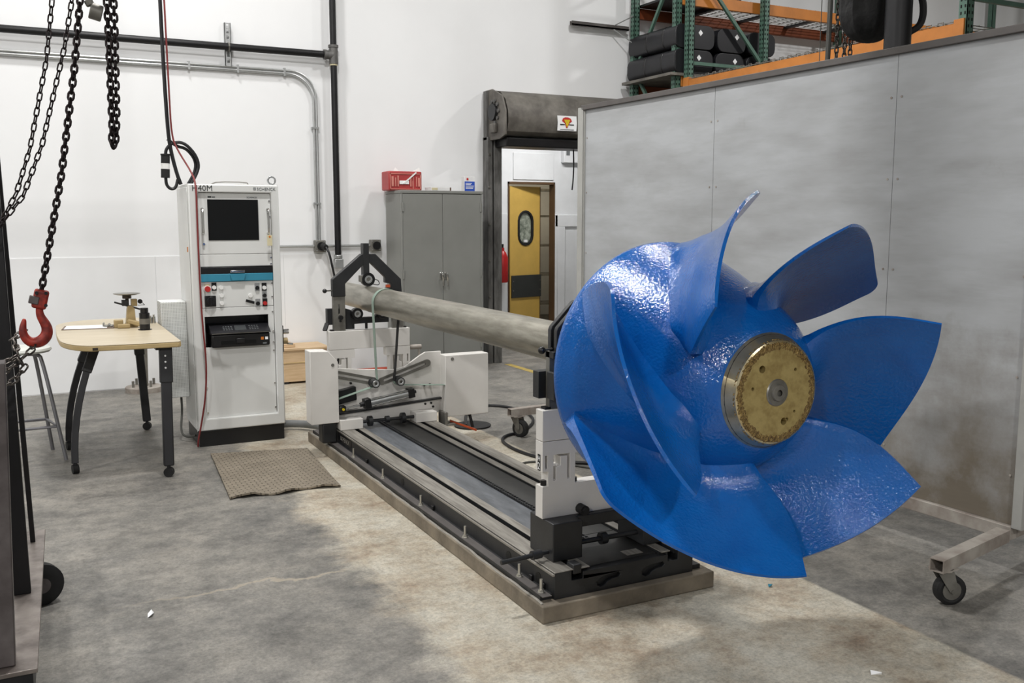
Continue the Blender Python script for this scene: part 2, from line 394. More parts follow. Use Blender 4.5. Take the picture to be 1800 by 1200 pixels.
# lining sheets of the lower wall, each a sheet of its own
xs = [-3.80, -2.58, -1.36, -.14, 1.08, 2.30, 3.52, 4.50]
for a, b in zip(xs, xs[1:]):
    MB().box(a + .002, b - .002, WY - .006, WY, .01, 1.252).build('lining_sheet', 'panel_white', wb)
struct(MB().box(-12.2, -12.0, -14.2, 9.56, 0, 6.4).build('wall_left', 'hall_grey'))
struct(MB().box(14.0, 14.2, -14.2, 9.56, 0, 6.4).build('wall_right', 'hall_grey'))
struct(MB().box(-12.0, 14.0, -14.2, -14.0, 0, 6.4).build('wall_front', 'hall_grey'))
# ---- room beyond the roller door
FY = 11.6
fw = struct(plate(MB(), [(3.4, 0), (5.87, 0), (5.87, 2.11), (6.60, 2.11), (6.60, 0), (9.2, 0), (9.2, 3.3), (3.4, 3.3)], FY, .12).build('wall_far', 'room_white'))
struct(MB().box(3.3, 3.4, 9.76, 11.72, 0, 3.3).build('wall_far_left', 'room_white'))
struct(MB().box(9.2, 9.3, 9.76, 11.72, 0, 3.3).build('wall_far_right', 'room_white'))
struct(MB().box(3.3, 9.3, 9.76, 11.72, 3.3, 3.4).build('ceiling_far', 'ceiling_paint'))
struct(MB().box(4.6, 8.6, 14.0, 14.1, 0, 3.0).build('wall_store', 'room_white'))
struct(MB().box(4.5, 4.6, 11.72, 14.1, 0, 3.0).build('wall_store_left', 'room_white'))
struct(MB().box(8.6, 8.7, 11.72, 14.1, 0, 3.0).build('wall_store_right', 'room_white'))
struct(MB().box(4.5, 8.7, 11.72, 14.1, 3.0, 3.1).build('ceiling_store', 'ceiling_paint'))
t1 = struct(MB().box(6.60, 6.64, FY - .03, FY, 0, 1.66).box(6.60, 7.4, FY - .03, FY, 1.50, 1.66).box(6.64, 6.76, FY - .03, FY, 0, 1.50).build('trim_1', 'room_white', bev=.004))
t2 = struct(MB().box(3.4, 5.86, FY - .012, FY, 0, 1.68).build('trim_2', 'room_white', bev=.003))
t3 = struct(MB().box(5.95, 6.58, FY - .014, FY, 2.14, 2.50).build('trim_3', 'room_white', bev=.003))
t4 = struct(MB().box(5.87, 5.885, FY - .02, FY + .12, 0, 2.11).box(6.585, 6.60, FY - .02, FY + .12, 0, 2.11).box(5.87, 6.60, FY - .02, FY + .12, 2.08, 2.11).build('trim_4', 'door_edge'))
# yellow swing door standing ajar
d2 = struct(thing('door_2', 'x', 'door', (5.905, FY + .03, 0)))
del d2['label'], d2['category']
ang = math.radians(14)
def dloc(mb): return mb.rot(ang, (5.905, FY + .03, 0))
dp = dloc(plate(MB(), [(5.905, .01), (6.46, .01), (6.46, 2.05), (5.905, 2.05)], FY + .01, .045,
     holes=[capsule((6.19, 1.38), (6.19, 1.58), .125)])).build('door_leaf', 'door_yellow', d2, bev=.003)
dloc(plate(MB(), capsule((6.19, 1.38), (6.19, 1.58), .145), FY - .003, .07, holes=[capsule((6.19, 1.38), (6.19, 1.58), .112)])).build('window_gasket', 'black_rubber', d2, bev=.006)
dloc(plate(MB(), capsule((6.19, 1.38), (6.19, 1.58), .124), FY + .025, .008)).build('window_pane', 'window_haze', d2)
dloc(MB().box(5.925, 6.475, FY - .008, FY + .01, .52, .83)).build('kick_plate', 'kick_plate', d2, bev=.003)
dloc(MB().box(6.46, 6.475, FY + .012, FY + .052, .01, 2.05)).build('door_edge', 'door_edge', d2)
dloc(MB().box(6.16, 6.22, FY - .0, FY + .02, 1.285, 1.32)).build('sticker', 'paper', d2)
for zz_ in (.62, .75):
    for xx in (5.95, 6.45): dloc(MB().cyl((xx, FY - .014, zz_), (xx, FY - .006, zz_), .008, seg=8)).build('screw', 'steel', d2)
# things in the store room glimpsed beside the door
sh = thing('storage_shelf', 'steel shelving glimpsed through the gap beside the yellow door', 'shelf', (6.9, 13.0, 0))
for x in (6.55, 7.45):
    for y in (12.8, 13.2): MB().box(x - .02, x + .02, y - .02, y + .02, 0, 2.1).build('post', 'steel_dull', sh)
for z in (.3, .75, 1.2, 1.65, 2.05): MB().box(6.55, 7.45, 12.8, 13.2, z - .015, z + .015).build('shelf_board', 'steel_dull', sh)
def carton(label, c, sz, m, grp='cartons in the store room'):
    o = MB().box(c[0] - sz[0] / 2, c[0] + sz[0] / 2, c[1] - sz[1] / 2, c[1] + sz[1] / 2, c[2], c[2] + sz[2]).build('carton', m, bev=.006)
    return tag(o, label, 'box', grp)
carton('brown carton on the top board of the store room shelf', (6.82, 12.98, 1.666), (.36, .3, .3), 'carton_brown')
carton('white carton on a store room shelf behind the yellow door', (6.85, 12.98, 1.216), (.4, .3, .24), 'carton_white')
carton('bright yellow carton low on the store room shelf', (6.8, 12.98, .766), (.3, .3, .22), 'yellow_part')
carton('brown carton on the lowest board of the store room shelf', (6.82, 12.98, .316), (.36, .3, .3), 'carton_brown')

# ---- roller shutter
d1 = struct(thing('door_1', 'x', 'd', (OX0, WY, 0))); del d1['label'], d1['category']
prof = [(WY - .005, 2.985), (WY - .12, 2.985), (WY - .30, 2.955), (WY - .42, 2.86), (WY - .48, 2.74), (WY - .49, 2.62), (WY - .45, 2.53), (WY - .38, 2.49), (WY - .005, 2.49)]
hood = MB().prism([(a, b) for a, b in prof], (4.60, 0, 0), (0, 1, 0), (0, 0, 1), 3.1).build('hood', 'hood_metal', d1, ang=30)
for i, (x, z, l) in enumerate(((4.98, 2.73, .02), (5.13, 2.67, .07), (5.22, 2.78, .03), (5.4, 2.74, .03), (5.5, 2.80, .04))):
    pass
endp = MB().prism([(WY - .005, 2.45), (WY - .005, 2.99), (WY - .18, 2.99), (WY - .42, 2.90), (WY - .5, 2.74), (WY - .5, 2.49), (WY - .36, 2.45)], (4.555, 0, 0), (0, 1, 0), (0, 0, 1), .02).build('end_bracket', 'hood_metal', d1, bev=.004)
MB().cyl((4.556, WY - .24, 2.74), (4.52, WY - .24, 2.74), .09, seg=20).build('sprocket', 'machine_black', endp)
MB().box(4.515, 4.556, WY - .32, WY - .2, 2.52, 2.62).build('gear_block', 'hood_metal', endp, bev=.01)
MB().box(4.53, 4.556, WY - .1, WY - .02, 2.46, 2.98).build('mounting_angle', 'jamb_steel', endp)
for k in range(6):
    t = math.radians(-70 + 36 * k)
    MB().cyl((4.556, WY - .24 - .12 * math.cos(t), 2.74 + .12 * math.sin(t)), (4.535, WY - .24 - .12 * math.cos(t), 2.74 + .12 * math.sin(t)), .02, seg=8).build('bolt', 'jamb_steel', endp)
MB().box(4.62, 7.7, WY - .40, WY - .05, 2.375, 2.47).build('curtain_bottom_bar', 'black_pipe', d1, bev=.012)
for x0, x1 in ((4.53, 4.70), (7.60, 7.77)):
    MB().box(x0, x0 + .055, WY - .13, WY, 0, 2.49).box(x0 + .055, x0 + .075, WY - .10, WY, 0, 2.49).box(x0 + .075, x1, WY - .13, WY, 0, 2.49).build('jamb', 'jamb_steel', d1, bev=.004)
for z in (.35, .75, 1.15, 1.55, 1.95, 2.3): MB().cyl((4.545, WY - .133, z), (4.545, WY - .145, z), .012, seg=8).build('bolt', 'steel', d1)
# maker's sign on the hood
sg = thing('shutter_sign', 'white maker sign with a red and gold shield emblem on the shutter hood', 'sign', (5.47, 9.07, 2.6))
def hood_pt(x, t, off=.0): # t 0..1 down the lower hood curve
    y = [WY - .483, WY - .494, WY - .484]; z = [2.715, 2.635, 2.555]
    k = t * 2; i = min(1, int(k)); f = k - i
    return (x, y[i] * (1 - f) + y[i + 1] * f - .006 - off, z[i] * (1 - f) + z[i + 1] * f)
def sheet(poly, off, th=.003):
    mb = MB(); n = len(poly)
    return mb.add([hood_pt(5.192 + .24 * a, b, off) for a, b in poly] + [hood_pt(5.192 + .24 * a, b, off - th) for a, b in poly],
                  [tuple(range(n)), tuple(range(2 * n - 1, n - 1, -1))] + [(i, (i + 1) % n, n + (i + 1) % n, n + i) for i in range(n)])
sheet([(0, 0), (1, 0), (1, .5), (1, 1), (0, 1), (0, .5)], .0).build('sign_sheet', 'paper', sg)
sheet([(.22, .36), (.28, .18), (.4, .10), (.54, .10), (.68, .18), (.74, .36), (.6, .5), (.5, .82), (.46, .82), (.36, .5)], .004).build('emblem_red', 'red_plastic', sg)
sheet([(.32, .26), (.64, .26), (.56, .5), (.49, .74), (.47, .74), (.40, .5)], .007).build('emblem_gold', 'yellow_part', sg)
sheet([(.12, .56), (.36, .56), (.36, .62), (.12, .62)], .004).build('lettering_bar', 'ink_dark', sg)
sheet([(.60, .56), (.84, .56), (.84, .62), (.60, .62)], .004).build('lettering_bar', 'ink_dark', sg)
sheet([(.14, .9), (.86, .9), (.86, .93), (.14, .93)], .004).build('lettering_bar', 'ink_grey', sg)
tag(MB().tube([(5.57, 9.36, 2.375), (5.575, 9.36, 2.2), (5.57, 9.36, 2.05), (5.555, 9.36, 1.93)], .008, 8, smooth=2).build('pull_cord', 'cord_black', loc=(5.57, 9.36, 2.375)), 'black pull cord hanging from the roller shutter', 'cord')
tb = thing('control_box', 'small white control box high on the far wall right of the yellow door', 'control box', (6.82, FY, 2.4))
MB().box(6.70, 6.95, FY - .09, FY - .0, 2.38, 2.57).build('case', 'room_white', tb, bev=.01)
MB().box(6.735, 6.79, FY - .094, FY - .09, 2.48, 2.54).build('display', 'ink_grey', tb)
# fire extinguisher
fe = thing('fire_extinguisher', 'red fire extinguisher hung on the far wall beside the yellow door', 'extinguisher', (5.74, FY - .1, .75))
MB().lathe([(0, .02), (0, .065), (.02, .075), (.34, .075), (.40, .05), (.43, .025), (.47, .025)], (5.74, FY - .1, .75), (0, 0, 1), 18, True, True).build('cylinder', 'extinguisher_red', fe)
MB().box(5.70, 5.75, FY - .115, FY - .085, 1.22, 1.27).bar((5.74, FY - .1, 1.26), (5.65, FY - .1, 1.30), .02, .012).build('valve', 'black_plastic', fe, bev=.003)
MB().tube([(5.72, FY - .11, 1.23), (5.66, FY - .15, 1.2), (5.65, FY - .17, 1.05), (5.66, FY - .17, .9)], .012, 8, smooth=2).build('hose', 'black_rubber', fe)
MB().box(5.70, 5.78, FY - .03, FY - .012, .95, 1.2).build('wall_bracket', 'steel_dull', fe)

# ---- pipes and conduits on the wall
pp = thing('air_pipe', 'black steel air pipe running along the wall into a vertical drop', 'pipe', (2.845, 9.48, 1.1))
MB().cyl((-6.0, 9.48, 3.228), (2.80, 9.48, 3.228), .034, seg=16).build('pipe_run', 'black_pipe', pp)
MB().cyl((2.845, 9.48, 6.4), (2.845, 9.48, 1.18), .032, seg=16).build('pipe_drop', 'black_pipe', pp)
MB().cyl((2.845, 9.48, 3.14), (2.845, 9.48, 3.31), .044, seg=16).cyl((2.76, 9.48, 3.228), (2.845, 9.48, 3.228), .044, seg=16).cyl((2.845, 9.48, 3.30), (2.845, 9.48, 3.325), .05, seg=16).cyl((2.745, 9.48, 3.228), (2.77, 9.48, 3.228), .05, seg=16).build('tee_fitting', 'jamb_steel', pp)
MB().cyl((2.845, 9.48, 3.125), (2.845, 9.48, 3.14), .038, seg=16).build('tape_ring', 'tag_cream', pp)
MB().box(2.80, 2.89, 9.44, 9.52, 1.1, 1.2).cyl((2.845, 9.48, 1.2), (2.845, 9.48, 1.24), .045, seg=12).build('valve', 'galvanised', pp, bev=.008)
ch = thing('strut_channel', 'short slotted steel channel clamped across the wall pipe', 'bracket', (1.825, 9.54, 3.05))
hs = [[(1.813, z), (1.837, z), (1.837, z + .04), (1.813, z + .04)] for z in (3.08, 3.14, 3.30, 3.355, 3.405)]
plate(MB(), [(1.795, 3.055), (1.855, 3.055), (1.855, 3.455), (1.795, 3.455)], 9.515, .006, hs).box(1.795, 1.80, 9.515, 9.555, 3.055, 3.455).box(1.85, 1.855, 9.515, 9.555, 3.055, 3.455).build('channel', 'galvanised', ch)
MB().tube([(1.825 + .0, 9.505 - .06 * math.sin(t), 3.228 + .04 * math.cos(t)) for t in [i * PI / 6 for i in range(7)]], .008, 6).build('clamp', 'steel_dull', ch)
cd = thing('electrical_conduit', 'twin galvanised conduit bending down the wall to a junction box', 'conduit', (2.67, 9.52, 1.4))
for k, (dz, dx) in enumerate(((0, 0), (-.028, -.028))):
    R = .25
    pts = [(-6.0, 9.53, 3.052 + dz), (2.42 + dx, 9.53, 3.052 + dz)]
    pts += [(2.42 + dx + R * math.sin(a), 9.53, 3.052 + dz - R + R * math.cos(a)) for a in [i * PI / 20 for i in range(1, 10)]]
    pts += [(2.67 + dx, 9.53, 3.052 + dz - R), (2.67 + dx, 9.53, 1.38)]
    MB().tube(pts, .013, 8).build('conduit_tube', 'galvanised', cd)
for x in (.8, 1.45, 1.9, 2.35): MB().box(x, x + .02, 9.512, 9.55, 3.0, 3.075).build('strap', 'galvanised', cd)
for z in (2.5, 1.75): MB().box(2.615, 2.69, 9.512, 9.55, z, z + .02).build('strap', 'galvanised', cd)
MB().cyl((1.6, 9.53, 1.33), (2.62, 9.53, 1.33), .014, seg=10).cyl((2.72, 9.53, 1.33), (3.21, 9.53, 1.33), .014, seg=10).build('conduit_tube', 'galvanised', cd)
def outlet(x, label, plug):
    o = thing('socket_box', label, 'socket', (x, 9.53, 1.33), 'wall socket boxes')
    MB().box(x - .055, x + .055, 9.48, 9.554, 1.27, 1.39).build('box', 'steel_dull', o, bev=.006)
    MB().cyl((x + .005, 9.48, 1.33), (x + .005, 9.462, 1.33), .042, seg=18).build('socket_face', 'black_plastic', o)
    for sx in (-.04, .04):
        for sz in (-.045, .045): MB().cyl((x + sx, 9.48, 1.33 + sz), (x + sx, 9.474, 1.33 + sz), .006, seg=6).build('screw', 'galvanised', o)
    if plug:
        MB().cyl((x + .02, 9.46, 1.33), (x + .03, 9.39, 1.32), .036, .026, seg=16).build('plug', 'black_rubber', o)
        MB().tube([(x + .03, 9.39, 1.32), (x + .05, 9.34, 1.26), (x + .10, 9.38, 1.05), (x + .17, 9.42, .8), (x + .16, 9.44, .4), (x + .12, 9.4, .02)], .012, 8, smooth=2).build('cord', 'cord_black', o)
outlet(2.665, 'wall socket box with a black plug and cord at the conduit bend', True)
outlet(3.255, 'unused wall socket box beside the grey cabinet', False)

# ================================================================== GREY CABINET and what lies on it
cb = thing('storage_cabinet', 'tall grey steel two-door storage cabinet against the white wall', 'cabinet', (3.84, 9.05, 0))
cx0, cx1, cy0, cy1, cz = 3.375, 4.285, 9.05, 9.5, 1.892
MB().box(cx0, cx1, cy0 + .02, cy1, .06, cz - .03).box(cx0 - .006, cx1 + .006, cy0 - .004, cy1 + .002, cz - .03, cz).box(cx0 + .01, cx1 - .01, cy0 + .03, cy1, 0, .06).box(cx0, cx0 + .022, cy0, cy0 + .03, .06, cz - .03).box(cx1 - .022, cx1, cy0, cy0 + .03, .06, cz - .03).build('body', 'cabinet_grey', cb, bev=.004)
for i, (a, b) in enumerate(((cx0 + .024, 3.828), (3.832, cx1 - .024))):
    dr = MB().box(a, b, cy0 + .001, cy0 + .02, .075, cz - .036).build('door', 'cabinet_grey', cb, bev=.003)
    hx = 3.805 if i == 0 else 3.857
    MB().box(hx - .016, hx + .016, cy0 - .008, cy0 + .002, .985, 1.06).build('handle_plate', 'chrome', dr, bev=.004)
    MB().tube([(hx, cy0 - .005, 1.045), (hx, cy0 - .04, 1.05), (hx + .005, cy0 - .045, 1.02), (hx + .012, cy0 - .035, .97), (hx + .013, cy0 - .03, .92)], .009, 8, smooth=2).build('handle', 'chrome', dr)
    ex = cx0 + .022 if i == 0 else cx1 - .022
    for z in (.25, 1.0, 1.68): MB().cyl((ex, cy0 - .003, z), (ex, cy0 - .003, z + .09), .008, seg=8).build('hinge', 'cabinet_grey', dr)
rc = thing('red_tray_case', 'red plastic case wrapped in clear film on top of the grey cabinet', 'case', (3.48, 9.25, cz))
MB().box(3.305, 3.665, 9.2, 9.42, cz, cz + .195).build('case_body', 'case_red', rc, bev=.012)
fr = MB()
for (a, b, c, d) in ((3.32, 3.65, .165, .172), (3.32, 3.65, .012, .018), (3.32, 3.326, .012, .172), (3.644, 3.65, .012, .172), (3.565, 3.572, .02, .165)): fr.box(a, b, 9.194, 9.2, cz + c, cz + d)
fr.build('moulded_rim', 'case_frame', rc)
for x, h, wdt in ((3.335, .10, .022), (3.372, .09, .012), (3.398, .11, .014), (3.535, .09, .014), (3.56, .06, .01), (3.60, .10, .01), (3.622, .09, .02)):
    MB().box(x, x + wdt, 9.192, 9.2, cz + .04, cz + .04 + h).build('moulded_slot', 'case_frame', rc, bev=.003)
MB().box(3.42, 3.52, 9.190, 9.2, cz + .065, cz + .10).build('paper_label', 'paper', rc)
MB().bar((3.46, 9.188, cz + .07), (3.60, 9.188, cz + .185), .006, .014).build('film_fold', 'white_plastic', rc)
MB().add([(3.37, 9.25, cz + .195), (3.44, 9.25, cz + .195), (3.40, 9.26, cz + .235), (3.58, 9.24, cz + .195), (3.665, 9.24, cz + .195), (3.66, 9.25, cz + .24), (3.60, 9.3, cz + .2)], [(0, 1, 2), (3, 4, 5), (3, 5, 6), (4, 6, 5), (3, 6, 4)]).build('film_crumple', 'white_plastic', rc)
fb = thing('flat_carton', 'flat white and yellow carton lying on the grey cabinet', 'box', (3.85, 9.3, cz))
MB().box(3.71, 3.935, 9.07, 9.23, cz, cz + .036).build('carton_body', 'carton_white', fb, bev=.002)
MB().box(3.72, 3.785, 9.068, 9.071, cz + .006, cz + .030).build('print_patch', 'tag_cream', fb)
MB().box(3.92, 3.936, 9.068, 9.232, cz + .002, cz + .034).build('brown_end', 'clipboard_brown', fb)
bb = thing('blue_carton', 'small upright blue and white carton on the grey cabinet', 'box', (4.2, 9.2, cz))
MB().box(4.145, 4.265, 9.2, 9.28, cz, cz + .155).build('carton_body', 'carton_white', bb, bev=.002)
MB().box(4.147, 4.263, 9.197, 9.2, cz + .004, cz + .105).build('blue_front', 'carton_blue', bb)
MB().box(4.17, 4.19, 9.196, 9.2, cz + .118, cz + .14).build('red_mark', 'red_plastic', bb)
for k in range(5): MB().box(4.158, 4.158 + (.085, .09, .095, .06, .07)[k], 9.195, 9.197, cz + .03 + .013 * k, cz + .035 + .013 * k).build('lettering_bar', 'paper', bb)

# ================================================================== CONSOLE
cn = thing('control_console', 'white control console cabinet with black screen and printer bay', 'console', (1.31, 6.82, 0))
x0, x1, yf, yb, zt = 1.005, 1.62, 6.82, 7.34, 1.84
MB().box(x0, x1, 7.08, yb, .11, zt).box(x0, x0 + .02, yf + .02, 7.08, .11, zt).box(x1 - .02, x1, yf + .02, 7.08, .11, zt).box(x0, x1, yf + .02, 7.08, zt - .02, zt).box(x0, x1, yf + .02, 7.08, .11, .14).build('body', 'console_white', cn, bev=.004)
plate(MB(), [(x0, .115), (x1, .115), (x1, zt), (x0, zt)], yf, .03, [[(1.067, .20), (1.567, .20), (1.567, 1.785), (1.067, 1.785)]]).build('front_frame', 'console_white', cn, bev=.008)
MB().box(x0 - .005, x0, yf + .045, yb - .01, .13, zt - .02).build('side_panel', 'console_white', cn, bev=.003)
MB().box(x0 + .008, x1 - .008, yf + .01, yb, 0, .112).build('plinth', 'black_plastic', cn, bev=.003)
yp = 6.842
MB().box(1.07, 1.565, yp, 7.07, 1.36, 1.782).build('monitor_panel', 'console_panel', cn, bev=.002)
MB().box(1.131, 1.478, yp - .004, yp + .01, 1.455, 1.738).build('screen', 'screen_glass', cn, bev=.001)
MB().box(1.07, 1.565, yp, 7.07, 1.272, 1.357).build('blank_panel', 'console_panel', cn, bev=.002)
MB().box(1.07, 1.565, yp - .012, 7.07, 1.222, 1.268).build('keyboard_drawer', 'black_plastic', cn, bev=.002)
bd = MB().box(1.068, 1.565, yp - .014, 7.0, 1.168, 1.221).build('blue_drawer', 'drive_blue', cn, bev=.003)
plate(MB(), [(1.272, 1.172), (1.362, 1.172), (1.372, 1.222), (1.262, 1.222)], yp - .026, .012).build('drawer_pull', 'drive_blue', bd, bev=.004)
MB().box(1.265, 1.365, yp - .03, yp - .012, 1.226, 1.244).build('drawer_catch', 'chrome', cn, bev=.004)
MB().box(1.07, 1.565, yp, 7.07, .985, 1.166).build('switch_panel', 'console_panel', cn, bev=.002)
plate(MB(), [(1.07, .20), (1.565, .20), (1.565, .982), (1.07, .982)], yp, .012, [[(1.083, .705), (1.525, .705), (1.525, .922), (1.083, .922)]]).build('lower_panel', 'console_panel', cn, bev=.002)
MB().box(1.083, 1.525, 6.99, 7.07, .705, .922).box(1.075, 1.083, 6.854, 7.07, .70, .93).box(1.525, 1.533, 6.854, 7.07, .70, .93).box(1.075, 1.533, 6.854, 7.07, .922, .93).box(1.075, 1.533, 6.854, 7.07, .697, .705).build('printer_bay', 'black_plastic', cn)
for x, nm in ((1.093, 'handle'), (1.541, 'handle')):
    MB().tube([(x, yp, 1.675), (x, yp - .035, 1.675), (x, yp - .038, 1.66), (x, yp - .038, 1.52), (x, yp - .035, 1.505), (x, yp, 1.505)], .008, 8, smooth=1).build(nm, 'chrome', cn)
MB().cyl((1.097, yp, 1.43), (1.097, yp - .014, 1.43), .008, seg=10).build('lock', 'chrome', cn)
def button(x, z, r, m, ring=None, d=.014):
    b = MB().cyl((x, yp, z), (x, yp - d, z), r, r * .92, seg=18).build('push_button', m, cn)
    if ring: MB().box(x - .017, x + .017, yp - .003, yp + .002, z - .022, z + .034).build('legend_plate', ring, b)
    return b
e = button(1.108, 1.118, .021, 'red_plastic', 'tag_cream', .03)
MB().cyl((1.108, yp, 1.118), (1.108, yp - .008, 1.118), .024, seg=18).build('collar', 'paper', e)
for x, z, m, rg in ((1.154, 1.124, 'white_plastic', 'black_plastic'), (1.202, 1.121, 'white_plastic', None), (1.203, 1.066, 'white_plastic', None), (1.203, 1.011, 'white_plastic', None), (1.402, 1.058, 'white_plastic', None),
                    (1.452, 1.112, 'black_plastic', 'galvanised'), (1.502, 1.112, 'white_plastic', 'black_plastic'), (1.502, 1.056, 'black_plastic', 'galvanised'), (1.504, 1.0, 'red_plastic', 'black_plastic'), (1.453, 1.0, 'black_plastic', 'galvanised')):
    button(x, z + .003, .015, m, rg)
ms = MB().box(1.087, 1.163, yp - .016, yp, .995, 1.07).build('main_switch', 'black_plastic', cn, bev=.004)
MB().cyl((1.125, yp - .016, 1.033), (1.125, yp - .028, 1.033), .03, seg=20).box(1.118, 1.132, yp - .045, yp - .02, 1.003, 1.063).build('switch_knob', 'black_plastic', ms, bev=.002)
MB().bar((1.37, yp - .004, 1.028), (1.428, yp - .004, 1.010), .008, .018).build('key_fob', 'black_plastic', cn)
for z in (1.73, 1.62, 1.33, 1.285, 1.145, 1.05, .94, .80, .72, .66, .42, .24):
    MB().cyl((1.556, yp, z), (1.556, yp - .006, z), .006, seg=8).build('screw', 'chrome', cn)
for z in (.66, .42, .24): MB().cyl((1.079, yp, z), (1.079, yp - .006, z), .006, seg=8).build('screw', 'chrome', cn)
text_mesh('lettering', 'H40M', .056, 'ink_dark', cn, (1.028, yf - .0012, 1.795), (1, 0, 0), (0, 0, 1))
text_mesh('lettering', 'SCHENCK', .029, 'ink_grey', cn, (1.468, yf - .0012, 1.803), (1, 0, 0), (0, 0, 1))
plate(MB(), [(1.445, 1.803), (1.462, 1.803), (1.462, 1.823), (1.445, 1.823)], yf - .001, .002, [[(1.449, 1.807), (1.458, 1.807), (1.458, 1.811), (1.449, 1.811)], [(1.449, 1.815), (1.458, 1.815), (1.458, 1.819), (1.449, 1.819)]]).build('logo_mark', 'ink_grey', cn)
text_mesh('lettering', 'SCHENCK', .016, 'ink_grey', cn, (1.40, yp - .0012, 1.748), (1, 0, 0), (0, 0, 1))
MB().box(1.135, 1.160, yp - .0015, yp + .001, 1.749, 1.760).build('lettering_bar', 'ink_dark', cn)
MB().box(1.164, 1.185, yp - .0015, yp + .001, 1.749, 1.758).build('lettering_bar', 'ink_grey', cn)
for x, y in ((1.583, 6.86),):
    MB().tube([(x + .026 * math.cos(t), y, zt + .034 + .026 * math.sin(t)) for t in [2 * PI * i / 14 for i in range(14)]], .007, 6, closed=True).cyl((x, y, zt), (x, y, zt + .012), .014, seg=10).build('lifting_eye', 'galvanised', cn)
MB().box(.9965, 1.0, 6.90, 6.925, 1.375, 1.41).build('warning_sticker', 'sticker_orange', cn)
pb = MB().box(.826, .999, 7.1, 7.32, .32, 1.015).build('vent_box', 'perforated', cn, bev=.004)
MB().tube([(.95, 7.2, .32), (.95, 7.18, .2), (.92, 7.1, .06), (.96, 7.05, .03), (1.01, 7.0, .05)], .008, 8, smooth=2).build('power_lead', 'cable_grey', cn)
# air regulator on the right flank
ar = MB().box(1.62, 1.665, 6.98, 7.06, .62, .82).build('air_regulator', 'black_plastic', cn, bev=.006)
MB().cyl((1.665, 7.02, .77), (1.71, 7.02, .77), .02, seg=12).build('chrome_knob', 'chrome', ar)
MB().cyl((1.66, 7.02, .70), (1.70, 7.02, .70), .024, seg=12).build('brass_valve', 'scale_tan', ar)
MB().cyl((1.70, 7.02, .68), (1.735, 7.0, .675), .008, seg=8).build('air_nipple', 'chrome', ar)
MB().cyl((1.642, 7.02, .50), (1.642, 7.02, .62), .02, seg=12).build('filter_bowl', 'black_plastic', ar)
# inventory tag tied to the right handle
tg = thing('paper_tag', 'cream paper tag tied to the right console handle', 'tag', (1.541, 6.80, 1.5))
MB().box(1.525, 1.56, 6.795, 6.797, 1.415, 1.49).build('card', 'tag_cream', tg)
MB().cyl((1.5425, 6.796, 1.478), (1.5425, 6.793, 1.478), .007, seg=10).build('eyelet', 'sticker_orange', tg)
MB().tube([(1.541, 6.796, 1.482), (1.541, 6.80, 1.51)], .0015, 5).build('string', 'tag_cream', tg)
# sheaf of papers on top
tag(MB().box(1.20, 1.46, 6.95, 7.2, zt, zt + .004).tube([(1.17, 6.9, zt + .004), (1.22, 6.92, zt + .022), (1.42, 6.92, zt + .022), (1.44, 6.95, zt + .004)], .004, 6, smooth=1).build('wire_tray', 'steel_dull', loc=(1.3, 7.0, zt)), 'thin wire handled tray lying on top of the console', 'tray')
# printer
pr = thing('printer', 'black inkjet printer sitting in the console bay', 'printer', (1.31, 6.8, .705))
MB().box(1.115, 1.52, 6.785, 6.985, .7055, .80).build('body', 'black_plastic', pr, bev=.012)
plate(MB(), [(1.11, .80), (1.523, .80), (1.523, .812), (1.11, .812)], 6.775, .03).prism([(6.775, .80), (6.775, .812), (6.86, .856), (6.985, .862), (6.985, .80)], (1.11, 0, 0), (0, 1, 0), (0, 0, 1), .413).build('lid', 'case_black', pr, bev=.004)
MB().bar((1.115, 6.772, .806), (1.518, 6.772, .806), .003, .004).build('silver_trim', 'steel', pr)
MB().add([(1.28, 6.795, .8235), (1.36, 6.795, .8235), (1.36, 6.85, .852), (1.28, 6.85, .852)], [(0, 1, 2, 3)]).build('display', 'ink_dark', pr)
for k in range(4):
    for j in range(3):
        x = 1.20 + .018 * k; y = 6.80 + .018 * j; z = .826 + .0094 * j
        MB().box(x, x + .011, y, y + .01, z, z + .004).build('key', 'ink_grey', pr)
        MB().box(x + .18, x + .191, y, y + .01, z, z + .004).build('key', 'ink_grey', pr)
MB().box(1.18, 1.42, 6.778, 6.79, .728, .752).build('paper_slot', 'screen_glass', pr)
MB().box(1.28, 1.34, 6.765, 6.79, .735, .768).build('output_tray', 'black_plastic', pr, bev=.004)
MB().box(1.455, 1.475, 6.7835, 6.786, .748, .768).build('sticker', 'sticker_orange', pr)
MB().box(1.485, 1.505, 6.7835, 6.786, .748, .768).build('sticker', 'paper', pr)
MB().box(1.468, 1.495, 6.7835, 6.786, .718, .728).build('badge', 'ink_grey', pr)

# overhead power cords
dc = thing('power_cord', 'black power cord with connector looping down onto the console top', 'cord', (.93, 7.1, 1.86))
MB().tube([(.90, 7.1, 6.3), (.915, 7.1, 3.1), (.921, 7.1, 2.5), (.930, 7.1, 2.18), (.945, 7.1, 2.06), (.975, 7.1, 1.92), (1.0, 7.1, 1.845)], .013, 8, smooth=2).build('drop_cable', 'cord_black', dc)
MB().tube([(.905, 7.1, 2.04), (.91, 7.1, 2.09), (.955, 7.1, 2.135), (1.03, 7.1, 2.14), (1.10, 7.1, 2.07), (1.13, 7.1, 1.99), (1.11, 7.1, 1.92), (1.065, 7.1, 1.845)], .011, 8, smooth=2).build('loop_cable', 'cord_black', dc)
MB().tube([(.925, 7.12, 2.16), (.985, 7.12, 2.11), (1.05, 7.12, 2.10), (1.11, 7.12, 2.02), (1.105, 7.12, 1.94), (1.05, 7.12, 1.845)], .011, 8, smooth=2).build('loop_cable', 'cord_black', dc)
